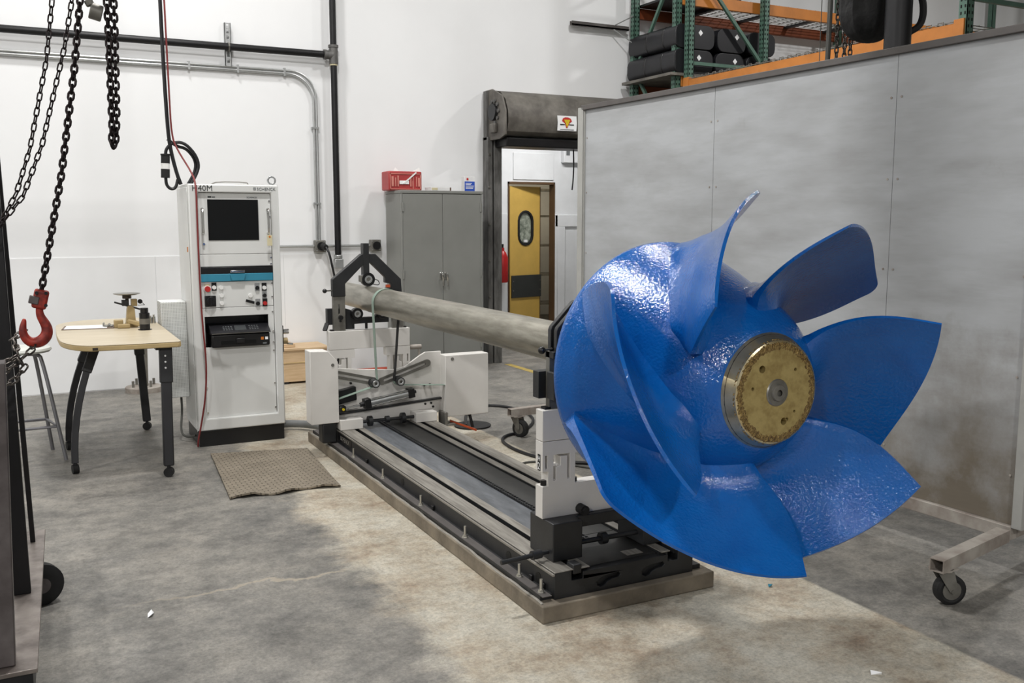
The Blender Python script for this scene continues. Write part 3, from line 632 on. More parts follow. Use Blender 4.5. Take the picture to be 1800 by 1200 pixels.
MB().tube([(.90, 7.1, 1.89), (.902, 7.1, 1.84), (.93, 7.1, 1.81), (.965, 7.1, 1.82), (.98, 7.1, 1.88)], .011, 8, smooth=2).build('tail_cable', 'cord_black', dc)
MB().cyl((.905, 7.1, 2.05), (.902, 7.1, 1.99), .030, seg=16).cyl((.905, 7.1, 2.055), (.905, 7.1, 2.045), .034, seg=16).build('connector', 'black_rubber', dc)
MB().cyl((.9, 7.1, 1.95), (.898, 7.1, 1.89), .030, seg=16).build('connector', 'black_rubber', dc)
MB().cyl((.902, 7.1, 1.99), (.90, 7.1, 1.95), .029, seg=16).build('connector_band', 'white_plastic', dc)
tag(MB().tube([(.925, 7.08, 6.3), (.94, 7.08, 3.1), (.945, 7.08, 2.5), (.948, 7.08, 2.18), (.98, 7.05, 2.08), (1.05, 6.95, 1.93), (1.056, 6.80, 1.845), (1.052, 6.79, 1.6), (1.052, 6.79, 1.2), (1.056, 6.785, .9), (1.072, 6.775, .62), (1.058, 6.77, .38), (1.02, 6.79, .16), (.998, 6.80, .06), (.998, 6.82, .008)], .0062, 8, smooth=2).build('red_air_line', 'cord_red', loc=(1.0, 6.8, 0)), 'red line dropping from above and down the console front edge', 'hose')

# ================================================================== MAT, TABLE, STOOL, STANCHION, CRATE
def mat_mesh():
    a = [Vector((1.04, 6.56, 0)), Vector((.957, 5.43, 0)), Vector((1.60, 5.41, 0)), Vector((1.672, 6.42, 0))]
    nu, nv = 14, 20; vs = []; fs = []
    for top in (0, 1):
        for i in range(nu + 1):
            for j in range(nv + 1):
                u, v = i / nu, j / nv
                p = (a[0] * (1 - v) + a[1] * v) * (1 - u) + (a[3] * (1 - v) + a[2] * v) * u
                e = max(0, v - .85) * .12 * math.sin(u * 9) ** 2 + max(0, .12 - u) * .03
                p.z = .002 + (.010 + e if top else e * .9)
                if v == 1: p.y += .02 * math.sin(u * 11) - .015 * (1 if .08 < u < .2 else 0)
                vs.append(p)
    n = (nu + 1) * (nv + 1)
    for i in range(nu):
        for j in range(nv):
            q = i * (nv + 1) + j; f = (q, q + 1, q + nv + 2, q + nv + 1); fs.append(tuple(x + n for x in f)); fs.append(f[::-1])
    bd = [i * (nv + 1) for i in range(nu + 1)] + [nu * (nv + 1) + j for j in range(1, nv + 1)] + [i * (nv + 1) + nv for i in range(nu - 1, -1, -1)] + [j for j in range(nv - 1, 0, -1)]
    for k in range(len(bd)): x, y = bd[k], bd[(k + 1) % len(bd)]; fs.append((x, y, y + n, x + n))
    return MB().add(vs, fs)
tag(mat_mesh().build('floor_mat', 'mat_weave', loc=(1.3, 6, 0)), 'worn taupe rubber-backed floor mat in front of the console', 'mat')

TZ = .852
tbl = thing('work_table', 'pale wood topped work table on black splayed castor legs', 'table', (.5, 6.9, 0))
def top_poly():
    pts = [(.805, 6.10), (.822, 6.12), (.822, 7.70), (.80, 7.74)]
    pts += [(.50, 7.74)]
    cxx, cyy = .45, 7.36
    pts += [(.45 - .30 * math.sin(t), 7.36 + .38 * math.cos(t)) for t in [i * PI / 2 / 7 for i in range(1, 8)]]
    pts += [(.145, 7.1), (.142, 6.8), (.147, 6.55)]
    pts += [(.147 + .20 * (1 - math.cos(t)), 6.55 - .43 * math.sin(t)) for t in [i * PI / 2 / 7 for i in range(1, 8)]]
    pts += [(.50, 6.105)]
    return pts
MB().prism(top_poly(), (0, 0, TZ - .036), (1, 0, 0), (0, 1, 0), .032).build('top_edge', 'wood_edge', tbl, bev=.006)
MB().prism(top_poly(), (0, 0, TZ - .004), (1, 0, 0), (0, 1, 0), .004).build('table_top', 'wood_top', tbl, bev=.002)
MB().box(.315, .345, 6.098, 6.104, TZ - .028, TZ - .012).build('maker_badge', 'brass_dark', tbl)
def caster(mb_parent, x, y, r=.03, m='black_rubber', ax=(.4, 1, 0)):
    a = Vector(ax).normalized()
    w_ = MB().cyl(Vector((x, y, r)) - a * .018, Vector((x, y, r)) + a * .018, r, seg=16).build('caster_wheel', m, mb_parent)
    MB().cyl((x, y, r), (x, y, r * 2 + .03), .012, seg=10).build('caster_stem', 'leg_charcoal', w_)
for top, mid, foot, wd in (((.735, 6.19, TZ - .04), None, (.715, 6.12, .07), .062), ((.70, 7.55, TZ - .04), None, (.745, 7.60, .07), .058)):
    lg = MB().bar(top, foot, .05, wd, up=(1, 0, 0)).build('leg', 'leg_charcoal', tbl, bev=.008)
    tv, fv = Vector(top), Vector(foot)
    MB().bar(tv.lerp(fv, .0) - Vector((.0, .0, .0)), tv.lerp(fv, .30), .058, wd + .014, up=(1, 0, 0)).build('leg_sleeve', 'machine_black', lg, bev=.006)
    for k in range(3):
        p = tv.lerp(fv, .07 + .05 * k); MB().cyl(p + Vector((-.005, -.025, 0)), p + Vector((-.005, -.032, 0)), .006, seg=8).build('adjusting_hole', 'paper', lg)
    caster(lg, foot[0], foot[1])
for top, foot in (((.37, 6.62, TZ - .04), (.195, 6.465, .07)), ((.37, 7.05, TZ - .04), (.186, 7.175, .07))):
    tv, fv = Vector(top), Vector(foot); pts = []
    for i in range(9):
        t = i / 8; p = tv.lerp(fv, t); b = (1 - (1 - t) ** 2)
        p.x = tv.x + (fv.x - tv.x) * (1 - (1 - t) ** 1.9); pts.append(p)
    mb = MB()
    for a, b in zip(pts, pts[1:]): mb.bar(a - (b - a) * .05, b + (b - a) * .05, .038, .042, up=(1, 0, 0))
    lg = mb.build('leg', 'leg_charcoal', tbl, bev=.004)
    MB().bar(tv, pts[2], .045, .06, up=(1, 0, 0)).build('leg_bracket', 'machine_black', lg, bev=.006)
    caster(lg, foot[0], foot[1], ax=(1, .2, 0))
MB().box(.33, .76, 6.85, 6.9, TZ - .07, TZ - .036).box(.68, .75, 6.2, 7.55, TZ - .06, TZ - .036).build('under_frame', 'machine_black', tbl)
# on the table
cl = thing('clipboard', 'brown clipboard holding a white sheet on the work table', 'clipboard', (.4, 7.2, TZ))
MB().box(-.16, .16, -.115, .115, 0, .004).rot(.08).build('board', 'clipboard_brown', cl, bev=.002)
cl.children[0].location = (0, 0, 0)
for o_ in list(cl.children): bpy.data.objects.remove(o_)
def at(mb, c, a=0): mb.rot(a); mb.v = [p + Vector(c) for p in mb.v]; return mb
at(MB().box(-.165, .165, -.115, .115, .0005, .0045), (.355, 7.17, TZ), -.12).build('board', 'clipboard_brown', cl, bev=.002)
at(MB().box(-.15, .12, -.105, .105, .0045, .006), (.355, 7.17, TZ), -.12).build('paper_sheet', 'paper', cl)
at(MB().box(.10, .155, -.05, .05, .005, .012).cyl((.13, -.05, .014), (.13, .05, .014), .009, seg=8).box(.09, .10, -.03, .03, .01, .03), (.355, 7.17, TZ), -.12).build('clip', 'steel_dull', cl, bev=.002)
bs = thing('balance_scale', 'antique tan beam scale with a round metal pan on the work table', 'scale', (.645, 7.08, TZ))
sx_, sy_ = .63, 7.1
MB().prism([(-.05, 0), (.05, 0), (.035, .03), (.03, .13), (.015, .15), (-.015, .15), (-.02, .12), (-.03, .03)], (sx_ - .01, sy_ + .03, TZ), (1, 0, 0), (0, 0, 1), .06).build('pillar', 'scale_tan', bs, bev=.004)
MB().bar((sx_ - .03, sy_ - .05, TZ + .045), (sx_ + .085, sy_ - .09, TZ + .015), .04, .03).box(sx_ - .12, sx_ - .06, sy_ - .05, sy_, TZ + .001, TZ + .055).box(sx_ - .10, sx_ - .02, sy_ - .10, sy_ - .06, TZ + .001, TZ + .03).build('base_casting', 'scale_tan', bs, bev=.006)
MB().lathe([(.224, 0), (.224, .06), (.232, .088), (.236, .09), (.230, .06), (.228, 0)], (sx_ - .025, sy_, TZ), (0, 0, 1), 28).build('pan', 'steel', bs)
MB().cyl((sx_ - .025, sy_, TZ + .20), (sx_ - .025, sy_, TZ + .224), .03, seg=16).cyl((sx_ - .025, sy_, TZ + .15), (sx_ - .025, sy_, TZ + .20), .012, seg=10).build('pan_post', 'brass_dark', bs)
MB().bar((sx_ - .11, sy_ - .02, TZ + .178), (sx_ + .07, sy_ - .02, TZ + .118), .01, .012).box(sx_ - .06, sx_ - .02, sy_ - .03, sy_ + .03, TZ + .15, TZ + .19).build('beam', 'machine_black', bs, bev=.002)
MB().box(sx_ + .0, sx_ + .04, sy_ - .02, sy_ + .03, TZ + .145, TZ + .195).build('beam_block', 'scale_tan', bs, bev=.004)
MB().cyl((sx_ + .06, sy_ - .01, TZ + .176), (sx_ + .06, sy_ + .01, TZ + .176), .016, seg=16).bar((sx_ + .045, sy_, TZ + .15), (sx_ + .09, sy_, TZ + .15), .004, .004).bar((sx_ + .065, sy_, TZ + .176), (sx_ + .09, sy_, TZ + .15), .004, .004).build('counter_dial', 'black_plastic', bs)
bt = thing('black_canister', 'black canister with a grey label standing on the work table', 'canister', (.69, 6.86, TZ))
MB().lathe([(0, .0), (0, .045), (.004, .045), (.006, .034), (.115, .034), (.117, .026), (.150, .026), (.152, 0)], (.69, 6.86, TZ), (0, 0, 1), 20).build('body', 'black_plastic', bt)
MB().cyl((.69, 6.86, TZ + .04), (.69, 6.86, TZ + .078), .0348, seg=20, caps=False).build('label_band', 'steel_dull', bt)
for k, (dx, h) in enumerate(((0, .055), (.022, .062))):
    wv = MB().lathe([(0, 0), (0, .013), (h * .8, .011), (h * .82, .005), (h * .9, .005), (h * .92, .009), (h, .009), (h + .002, 0)], (.772 + dx, 7.27, TZ), (0, 0, 1), 12).build('scale_weight', 'chrome', loc=(.772 + dx, 7.27, TZ))
    tag(wv, ['shorter chrome scale weight behind the black canister', 'taller chrome scale weight behind the black canister'][k], 'weight', 'chrome weights on the table')
# stool
st = thing('lab_stool', 'grey round-seat stool on silver tube legs left of the table', 'stool', (-.06, 7.02, 0))
sc = Vector((-.065, 7.0, 0))
MB().lathe([(.722, 0), (.722, .12), (.728, .165), (.742, .178), (.756, .172), (.760, .15), (.757, 0)], sc, (0, 0, 1), 32).build('seat', 'stool_seat', st)
for a, b in (((.155, 6.837), 0), ((.082, 7.192), 1), ((-.285, 7.163), 2), ((-.212, 6.808), 3)):
    f = Vector((a[0], a[1], .0)); d = (f - sc); tp = sc + d * .52 + Vector((0, 0, .72)); 
    MB().tube([sc + d * .1 + Vector((0, 0, .715)), sc + d * .40 + Vector((0, 0, .716)), tp + Vector((0, 0, -.03)), f + Vector((0, 0, .008))], .0125, 10, smooth=2).build('leg', 'stool_steel', st)
rr_ = []
for a in ((.155, 6.837), (.082, 7.192), (-.285, 7.163), (-.212, 6.808)):
    f = Vector((a[0], a[1], 0)); d = f - sc; rr_.append(sc + d * .82 + Vector((0, 0, .235)))
MB().tube(rr_, .010, 8, closed=True).build('foot_ring', 'stool_steel', st)
# stanchion base
sn = thing('stanchion', 'dull steel post on a round bolted base standing near the wall', 'stanchion', (.905, 9.38, 0))
MB().lathe([(0, 0), (0, .165), (.045, .165), (.052, .155), (.052, 0)], (.905, 9.36, 0), (0, 0, 1), 28).build('base_disc', 'tube_dirty', sn)
MB().cyl((.915, 9.36, .05), (.925, 9.36, .62), .032, seg=16).build('post', 'steel_dull', sn)
for k in range(4):
    t = k * PI / 2 + .5; MB().cyl((.905 + .11 * math.cos(t), 9.36 + .11 * math.sin(t), .05), (.905 + .11 * math.cos(t), 9.36 + .11 * math.sin(t), .11), .012, seg=8).build('stud', 'steel_dull', sn)
# plywood crate behind the machine, with lids on it
cr = thing('plywood_crate', 'low plywood crate on the floor by the wall behind the console', 'crate', (2.5, 9.3, 0))
MB().box(2.12, 2.60, 9.12, 9.50, .02, .33).build('box', 'plywood', cr, bev=.003)
MB().box(2.10, 2.62, 9.10, 9.52, .33, .352).build('lid', 'plywood', cr, bev=.002)
for x in (2.16, 2.52): MB().box(x, x + .05, 9.12, 9.5, 0, .02).build('skid', 'black_rubber', cr)
MB().box(2.11, 2.61, 9.11, 9.12, .205, .212).build('side_seam', 'wood_edge', cr)
tag(MB().box(2.00, 2.30, 9.18, 9.46, .353, .385).build('wood_offcut', 'plywood', bev=.003), 'plywood offcut lying on top of the crate', 'board')
tag(MB().cyl((2.84, 9.30, .038), (3.34, 9.30, .038), .034, seg=16).build('red_tube', 'red_tube', loc=(3, 9.3, 0)), 'short red tube lying on the floor by the wall', 'tube')

# ================================================================== BALANCING MACHINE
AX, AZ = 2.167, 1.036
pad = tag(MB().box(1.742, 2.60, 3.135, 6.66, 0, .073).build('plinth', 'pad_concrete', bev=.006, loc=(2.165, 4.9, 0)), 'long low concrete plinth under the balancing machine bed', 'plinth')
bed = thing('machine_bed', 'long black machine bed with twin slotted rails bolted to the plinth', 'machine bed', (2.165, 4.9, .073))
Y0, Y1 = 3.176, 6.60
L = [(1.762, .073), (1.762, .092), (1.818, .094), (1.818, .184), (1.909, .184), (1.909, .165), (1.898, .165), (1.898, .142), (1.952, .142), (1.952, .165), (1.940, .165), (1.940, .184), (1.985, .184), (1.985, .172)]
polyb = L + [(4.33 - x, z) for x, z in L[::-1]]
polyb = [(a, b) for a, b in polyb]
plate(MB(), polyb[::-1], Y0 + .02, Y1 - Y0 - .02).build('bed_casting', 'machine_black', bed)
# end plate with two kidney openings and the slot mouths
def kidney(c): return [(c[0] + a, c[1] + b) for a, b in ((-.052, -.022), (-.036, -.030), (-.016, -.026), (-.004, -.014), (.02, -.004), (.05, -.002), (.062, .008), (.052, .019), (.0, .017), (-.04, .008), (-.058, -.006))]
EP = [(1.818, .074), (2.512, .074), (2.512, .184), (2.432, .184), (2.432, .142), (2.378, .142), (2.378, .172), (1.952, .172), (1.952, .142), (1.898, .142), (1.898, .184), (1.818, .184)]
plate(MB(), EP, Y0, .022, [[(x, z) for x, z in kidney((2.075, .12))], kidney((2.30, .125))]).build('end_plate', 'machine_black', bed, bev=.002)
for a, b in ((1.818, 1.909), (1.940, 1.985), (2.345, 2.390), (2.421, 2.512)):
    MB().box(a, b, Y0, Y1, .184, .188).build('rail_strip', 'rail_steel', bed, bev=.0015)
MB().box(1.764, 1.806, Y0, Y1, .0925, .0955).build('foot_flange', 'rail_rusty', bed)
MB().box(1.81, 1.819, Y0, Y1, .172, .181).build('rail_lip', 'rail_steel', bed, bev=.001)
MB().box(1.99, 2.145, 3.55, Y1, .172, .176).build('floor_plate', 'bed_plate_grey', bed)
MB().box(2.182, 2.34, 3.55, Y1, .172, .176).build('floor_plate', 'bed_plate_dark', bed)
MB().box(1.99, 2.34, 3.21, 3.545, .172, .176).build('floor_plate', 'bed_plate_dark', bed)
MB().box(2.21, 2.29, 3.235, 3.29, .176, .178).build('id_plate', 'rail_steel', bed)
# feed chain in the middle: links too small to pick apart singly
fc = MB()
y = 3.45
while y < 6.5:
    fc.box(2.150, 2.156, y, y + .022, .176, .186).box(2.170, 2.176, y, y + .022, .176, .186).box(2.156, 2.170, y + .006, y + .016, .178, .184); y += .026
fc.build('feed_chain', 'machine_black', bed, kind='stuff')
for y in (6.27, 5.71, 5.15, 4.55, 3.98, 3.42, 3.228):
    b = MB().cyl((1.785, y, .093), (1.785, y, .150), .0065, seg=10).build('anchor_bolt', 'anchor_zinc', bed)
    MB().cyl((1.785, y, .097), (1.785, y, .107), .012, seg=6).cyl((1.785, y, .093), (1.785, y, .097), .016, seg=12).build('nut', 'anchor_zinc', b)
for y in (6.27, 5.15, 3.98, 3.3):
    b = MB().cyl((2.545, y, .093), (2.545, y, .155), .0085, seg=10).build('anchor_bolt', 'anchor_zinc', bed)
for y, z, r in ((4.91, .128, .021), (3.585, .125, .024), (3.31, .122, .024)):
    MB().cyl((1.8195, y, z), (1.8165, y, z), r, seg=16).build('side_hole', 'screen_glass', bed)
for y in (5.53, 4.45, 3.365, 3.26): MB().box(1.806, 1.818, y - .012, y + .012, .094, .118).build('jack_screw', 'black_plastic', bed, bev=.003)
MB().box(1.8155, 1.819, 5.86, 6.12, .116, .160).build('name_plate', 'black_plastic', bed)
text_mesh('lettering', 'SCHENCK', .044, 'rail_steel', bed, (1.8150, 6.095, .122), (0, -1, 0), (0, 0, 1))
for sgn in (0, 1): pass
# wrinkled grout bead along the plinth top
gb = MB(); pts = []
for i in range(60):
    t = i / 59; pts.append((1.754 + .003 * math.sin(i * 1.7) + .003 * math.sin(i * .6), 3.16 + 3.44 * t, .0725))
gb.tube(pts, .006, 6); gb.build('grout_bead', 'grout_pale', pad)

def support(y0, far, label):
    s = thing('roller_support', label, 'roller support', (2.165, y0, .188), 'roller supports carrying the shaft')
    U = 2.165
    def PL_(poly, yo, th, holes=()): return plate(MB(), [(U + a, b) for a, b in poly], y0 + yo, th, [[(U + a, b) for a, b in h] for h in holes])
    for sg_ in (-1, 1):
        MB().box(U + min(sg_ * .297, sg_ * .155), U + max(sg_ * .297, sg_ * .155), y0 - .083, y0 + .12, .189, .352).build('foot_block', 'machine_black', s, bev=.004)
    MB().box(U - .16, U + .16, y0 - .03, y0 + .11, .30, .3515).build('cross_beam', 'machine_black', s, bev=.004)
    def mir(h): return [(-a, b) for a, b in h[::-1]]
    hole1 = [(-.250, .511), (-.238, .511), (-.238, .568), (-.215, .574), (-.215, .612), (-.183, .612), (-.183, .512), (-.170, .512), (-.170, .622), (-.250, .622)]
    hole2 = [(-.290, .565), (-.279, .565), (-.279, .622), (-.290, .622)]
    low = [(-.303, .352), (.303, .352), (.303, .49), (.276, .49), (.276, .553), (.303, .553), (.303, .681), (.118, .681), (.118, .62), (.144, .62), (.144, .49), (-.144, .49), (-.144, .62), (-.118, .62), (-.118, .681), (-.303, .681), (-.303, .553), (-.276, .553), (-.276, .49), (-.303, .49)]
    PL_(low, 0, .06, [hole1, mir(hole1), hole2, mir(hole2)]).build('frame_lower', 'machine_white', s, bev=.003)
    MB().box(U - .303, U + .303, y0, y0 + .06, .683, .815).build('frame_beam', 'machine_white', s, bev=.003)
    for sg_ in (-1, 1):
        MB().cyl((U + sg_ * .285, y0 + .025, .49), (U + sg_ * .285, y0 + .025, .512), .013, seg=10).build('clamp_bolt', 'black_plastic', s)
        MB().cyl((U + sg_ * .135, y0 + .025, .492), (U + sg_ * .135, y0 + .025, .508), .013, seg=10).build('clamp_bolt', 'black_plastic', s)
        MB().box(U + sg_ * .27 - .014, U + sg_ * .27 + .014, y0 + .015, y0 + .05, .815, .825).build('stop_pad', 'black_rubber', s)
    MB().cyl((U - .12, y0 - .045, .375), (U - .12, y0 + .0, .375), .022, seg=12).cyl((U - .12, y0 - .055, .375), (U - .12, y0 - .04, .375), .016, seg=6).build('clamp_screw', 'black_rubber', s)
    # slotted steel uprights
    for sg_ in (-1, 1):
        a, b = sorted((sg_ * .264, sg_ * .176)); m_ = (a + b) / 2
        pl = PL_([(a, .815), (b, .815), (b, 1.06), (a, 1.06)], .015, .03, [capsule((m_, .94), (m_, 1.0), .006)]).build('upright', 'steel_dull', s, bev=.002)
        MB().cyl((U + m_ + .006, y0 + .015, .912), (U + m_ + .006, y0 - .01, .912), .016, seg=10).cyl((U + m_ + .006, y0 + .014, .885), (U + m_ + .006, y0 + .005, .885), .008, seg=8).build('locking_knob', 'black_plastic', pl)
    # V block with two rollers
    PL_([(-.297, .858), (-.297, .972), (-.17, .972), (-.13, .96), (-.05, .90), (.05, .90), (.13, .96), (.16, .965), (.16, .858), (.03, .858), (-.04, .858), (-.10, .855), (-.10, .82), (-.165, .82), (-.165, .858)], .048, .05).build('vee_block', 'machine_black', s, bev=.003)
    if far: MB().bar((U - .297, y0 + .06, .87), (U - .325, y0 + .03, .822), .03, .012).build('spring_arm', 'black_plastic', s)
    MB().cyl((U - .005, y0 + .07, .858), (U - .005, y0 + .07, .816), .010, seg=10).build('adjusting_screw', 'black_plastic', s)
    def roller(x, z, r):
        q = MB().lathe([(0, r * .55), (0, r), (.002, r + .001), (.05, r + .001), (.052, r), (.052, r * .55)], (x, y0 - .012, z), (0, 1, 0), 24, False, True).build('roller', 'black_plastic', s)
        MB().lathe([(.004, r * .28), (-.002, r * .34), (-.002, r * .58), (.004, r * .62)], (x, y0 - .012, z), (0, 1, 0), 24).build('bearing_race', 'galvanised', q)
        MB().cyl((x, y0 - .008, z), (x, y0 + .06, z), r * .3, seg=14).build('axle', 'steel_dull', q)
    for x in (-.094, .094): roller(U + x, .933, .0405)
    if far:
        arch = [(-.267, 1.06), (-.267, 1.182), (-.052, 1.357), (.052, 1.357), (.243, 1.172), (.250, 1.06), (.168, 1.06), (.168, 1.14), (.124, 1.147), (.124, 1.188), (.016, 1.293), (-.026, 1.293), (-.174, 1.149), (-.174, 1.06)]
        PL_(arch, .005, .05).build('arch_bridge', 'machine_black', s, bev=.004)
        MB().box(U - .040, U + .004, y0 - .0, y0 + .06, 1.20, 1.432).build('plunger_post', 'machine_black', s, bev=.003)
        roller(U - .008, 1.176, .0475)
        MB().box(U - .07, U - .045, y0 - .01, y0 + .03, 1.16, 1.205).build('sensor', 'steel_dull', s, bev=.003)
        MB().tube([(U + .04, y0, 1.176), (U + .075, y0 + .01, 1.165), (U + .085, y0 + .02, 1.13), (U + .03, y0 + .02, 1.14)], .003, 6, smooth=2).build('sensor_lead', 'cord_black', s)
        MB().box(U + .128, U + .155, y0 - .004, y0 + .02, 1.115, 1.133).build('latch_flag', 'orange_bar', s)
        MB().box(U + .125, U + .165, y0 - .002, y0 + .03, 1.085, 1.113).build('latch', 'black_plastic', s, bev=.003)
        hz = 1.104; hx = -.267
        MB().cyl((U + .303, y0 + .03, .665), (U + .40, y0 + .03, .665), .018, seg=12).cyl((U + .385, y0 + .03, .665), (U + .385, y0 + .03, .60), .009, seg=8).build('side_handle', 'tube_dirty', s)
    else:
        arch = [(-.250, 1.06), (-.250, 1.145), (-.244, 1.16), (-.145, 1.258), (-.135, 1.263), (.135, 1.263), (.145, 1.258), (.244, 1.16), (.25, 1.145), (.25, 1.06), (.155, 1.06)] + [(.115 * math.cos(t), 1.06 + .115 * math.sin(t)) for t in [i * PI / 8 for i in range(1, 8)]] + [(-.155, 1.06)]
        PL_(arch, -.02, .025).build('arch_plate', 'machine_black', s, bev=.002)
        PL_(arch, .03, .025).build('arch_plate', 'machine_black', s, bev=.002)
        for x, z in ((-.20, 1.10), (-.20, 1.13), (-.12, 1.22)): MB().cyl((U + x, y0 - .02, z), (U + x, y0 - .03, z), .009, seg=8).build('bolt', 'steel_dull', s)
        MB().box(U - .264, U - .176, y0 - .018, y0 + .055, 1.03, 1.06).box(U + .176, U + .264, y0 - .018, y0 + .055, 1.03, 1.06).build('clamp_bar', 'machine_black', s, bev=.003)
        MB().box(U - .278, U - .168, y0 - .05, y0 + .012, .862, .978).build('guide_block', 'machine_black', s, bev=.004)
        hz = 1.068; hx = -.25
    lv = MB().cyl((U + hx, y0 + .02, hz), (U + hx - .055, y0 - .0, hz), .005, seg=8).build('lever', 'steel_dull', s)
    MB().sphere((U + hx - .06, y0 - .002, hz), .016).build('lever_ball', 'black_plastic', lv)
    return s
s1 = support(3.36, False, 'nearer white and black roller support right behind the blue impeller')
s2 = support(6.47, True, 'farther roller support with tall black arch over the shaft end')
U = 2.165
# H2 tally plate on the near support flank
MB().box(1.8605, 1.8625, 3.378, 3.40, .555, .625).build('tally_plate', 'black_plastic', s1)
text_mesh('lettering', 'H', .028, 'paper', s1, (1.8600, 3.3985, .598), (0, -1, 0), (0, 0, 1), depth=.0004)
text_mesh('lettering', '2', .042, 'paper', s1, (1.8600, 3.399, .561), (0, -1, 0), (0, 0, 1), depth=.0004)
# T-bolt clamping rods of the near support
MB().cyl((1.641, 3.304, .218), (1.79, 3.311, .222), .010, seg=10).build('clamp_lever', 'machine_black', s1)
MB().cyl((1.785, 3.311, .222), (1.83, 3.315, .222), .019, seg=14).cyl((1.83, 3.315, .222), (1.868, 3.32, .222), .009, seg=8).build('clamp_head', 'machine_black', s1)
MB().cyl((2.0, 3.33, .235), (2.40, 3.33, .235), .011, seg=10).cyl((2.13, 3.33, .235), (2.16, 3.33, .235), .026, seg=12).build('clamp_rod', 'machine_black', s1)
MB().box(1.905, 1.945, 3.175, 3.23, .165, .205).build('tee_nut', 'machine_black', s1, bev=.004)

# ---- belt drive standing across the bed
bdv = thing('belt_drive', 'white belt drive unit straddling the bed with green belt round the shaft', 'belt drive', (2.2, 6.15, .188))
yd = 6.10
plate(MB(), [(1.623, .24), (1.812, .24), (1.812, .655), (1.748, .73), (1.623, .735)], yd, .13).build('left_housing', 'machine_white', bdv, bev=.004)
plate(MB(), [(2.592, .203), (2.928, .203), (2.928, .645), (2.592, .645)], yd, .11).build('right_housing', 'machine_white', bdv, bev=.004)
MB().cyl((1.775, yd, .635), (1.775, yd - .003, .635), .011, seg=14).build('housing_lock', 'steel_dull', bdv)
MB().cyl((2.645, yd, .618), (2.645, yd - .003, .618), .012, seg=14).build('housing_lock', 'steel_dull', bdv)
plate(MB(), [(1.80, .285), (2.60, .335), (2.60, .665), (2.48, .665), (2.44, .645), (2.33, .575), (2.25, .556), (2.0, .575), (1.80, .60)], 6.20, .02).build('drive_plate', 'machine_white', bdv, bev=.002)
plate(MB(), [(1.80, .205), (2.60, .225), (2.60, .322), (1.80, .272)], 6.19, .03).build('base_plate', 'machine_white', bdv, bev=.002)
MB().bar((1.80, 6.19, .279), (2.60, 6.19, .329), .035, .012).build('edge_strip', 'machine_black', bdv)
for c0, c1 in (((1.80, .562), (2.095, .487)), ((2.15, .482), (2.49, .588))):
    plate(MB(), capsule(c0, c1, .026), 6.188, .012, [capsule((c0[0] * .94 + c1[0] * .06, c0[1] * .94 + c1[1] * .06), (c0[0] * .06 + c1[0] * .94, c0[1] * .06 + c1[1] * .94), .009)]).build('slot_guide', 'steel_dull', bdv)
for x in (2.065, 2.246):
    p = MB().lathe([(0, .012), (0, .030), (.06, .030), (.06, .033), (.07, .033)], (x, 6.07, .49), (0, 1, 0), 20, False, True).build('pulley', 'machine_black', bdv)
    MB().lathe([(-.002, .010), (-.004, .014), (-.004, .022), (0, .024)], (x, 6.07, .49), (0, 1, 0), 20).build('bearing_race', 'galvanised', p)
    MB().cyl((x, 6.08, .49), (x, 6.2, .49), .011, seg=12).build('axle', 'steel_dull', p)
def ribbon(pts, wdt, th=.003):     # band in the x-z plane, width along y
    vs = []; fs = []; n = len(pts)
    for i, (x, z, y) in enumerate(pts):
        a = pts[max(0, i - 1)]; b = pts[min(n - 1, i + 1)]; dx, dz = b[0] - a[0], b[1] - a[1]; l = math.hypot(dx, dz) or 1
        nx, nz = -dz / l * th, dx / l * th
        vs += [(x, y - wdt / 2, z), (x, y + wdt / 2, z), (x + nx, y + wdt / 2, z + nz), (x + nx, y - wdt / 2, z + nz)]
    for i in range(n - 1):
        o = 4 * i
        for k in range(4): k2 = (k + 1) % 4; fs.append((o + k, o + k2, o + 4 + k2, o + 4 + k))
    fs += [(0, 1, 2, 3), (4 * n - 1, 4 * n - 2, 4 * n - 3, 4 * n - 4)]
    return MB().add(vs, fs)
RB = .0945; yb_ = 6.126
arc = [(AX + RB * math.cos(t), AZ + RB * math.sin(t), yb_) for t in [PI + .06 - i * (PI + .1) / 16 for i in range(17)]]
ribbon([(1.813, .396, yb_), (2.055, .4585, yb_), (2.072, .461, yb_), (2.088, .469, yb_), (2.096, .49, yb_)] + [(2.09, .56, yb_)] + arc, .042).build('belt', 'belt_green', bdv)
ribbon([arc[-1], (2.222, .56, yb_), (2.2125, .49, yb_)], .042).build('belt', 'belt_black', bdv)
ribbon([(2.2125, .49, yb_), (2.216, .474, yb_), (2.228, .4625, yb_), (2.246, .4585, yb_), (2.262, .458, yb_), (2.591, .432, yb_)], .042).build('belt', 'belt_green', bdv)
# air cylinder
c0, c1 = Vector((2.0, 6.11, .352)), Vector((2.34, 6.11, .402))
d_ = (c1 - c0).normalized()
MB().cyl(c0, c1, .026, seg=20).build('air_cylinder', 'galvanised', bdv)
for k in (-1, 1): MB().cyl(c0 + Vector((0, -.02, .022 * k)), c1 + Vector((0, -.02, .022 * k)), .005, seg=8).build('tie_rod', 'chrome', bdv)
MB().bar(c0 - d_ * .012, c0 + d_ * .035, .062, .066).bar(c1 - d_ * .035, c1 + d_ * .012, .062, .066).cyl(c0 - d_ * .04, c0, .016, seg=10).cyl(c1, c1 + d_ * .03, .014, seg=8).build('cylinder_cap', 'black_plastic', bdv, bev=.004)
MB().cyl((1.85, 6.11, .330), c0, .007, seg=10).build('piston_rod', 'chrome', bdv)
MB().box(1.815, 1.86, 6.09, 6.14, .305, .35).build('rod_eye', 'black_plastic', bdv, bev=.006)
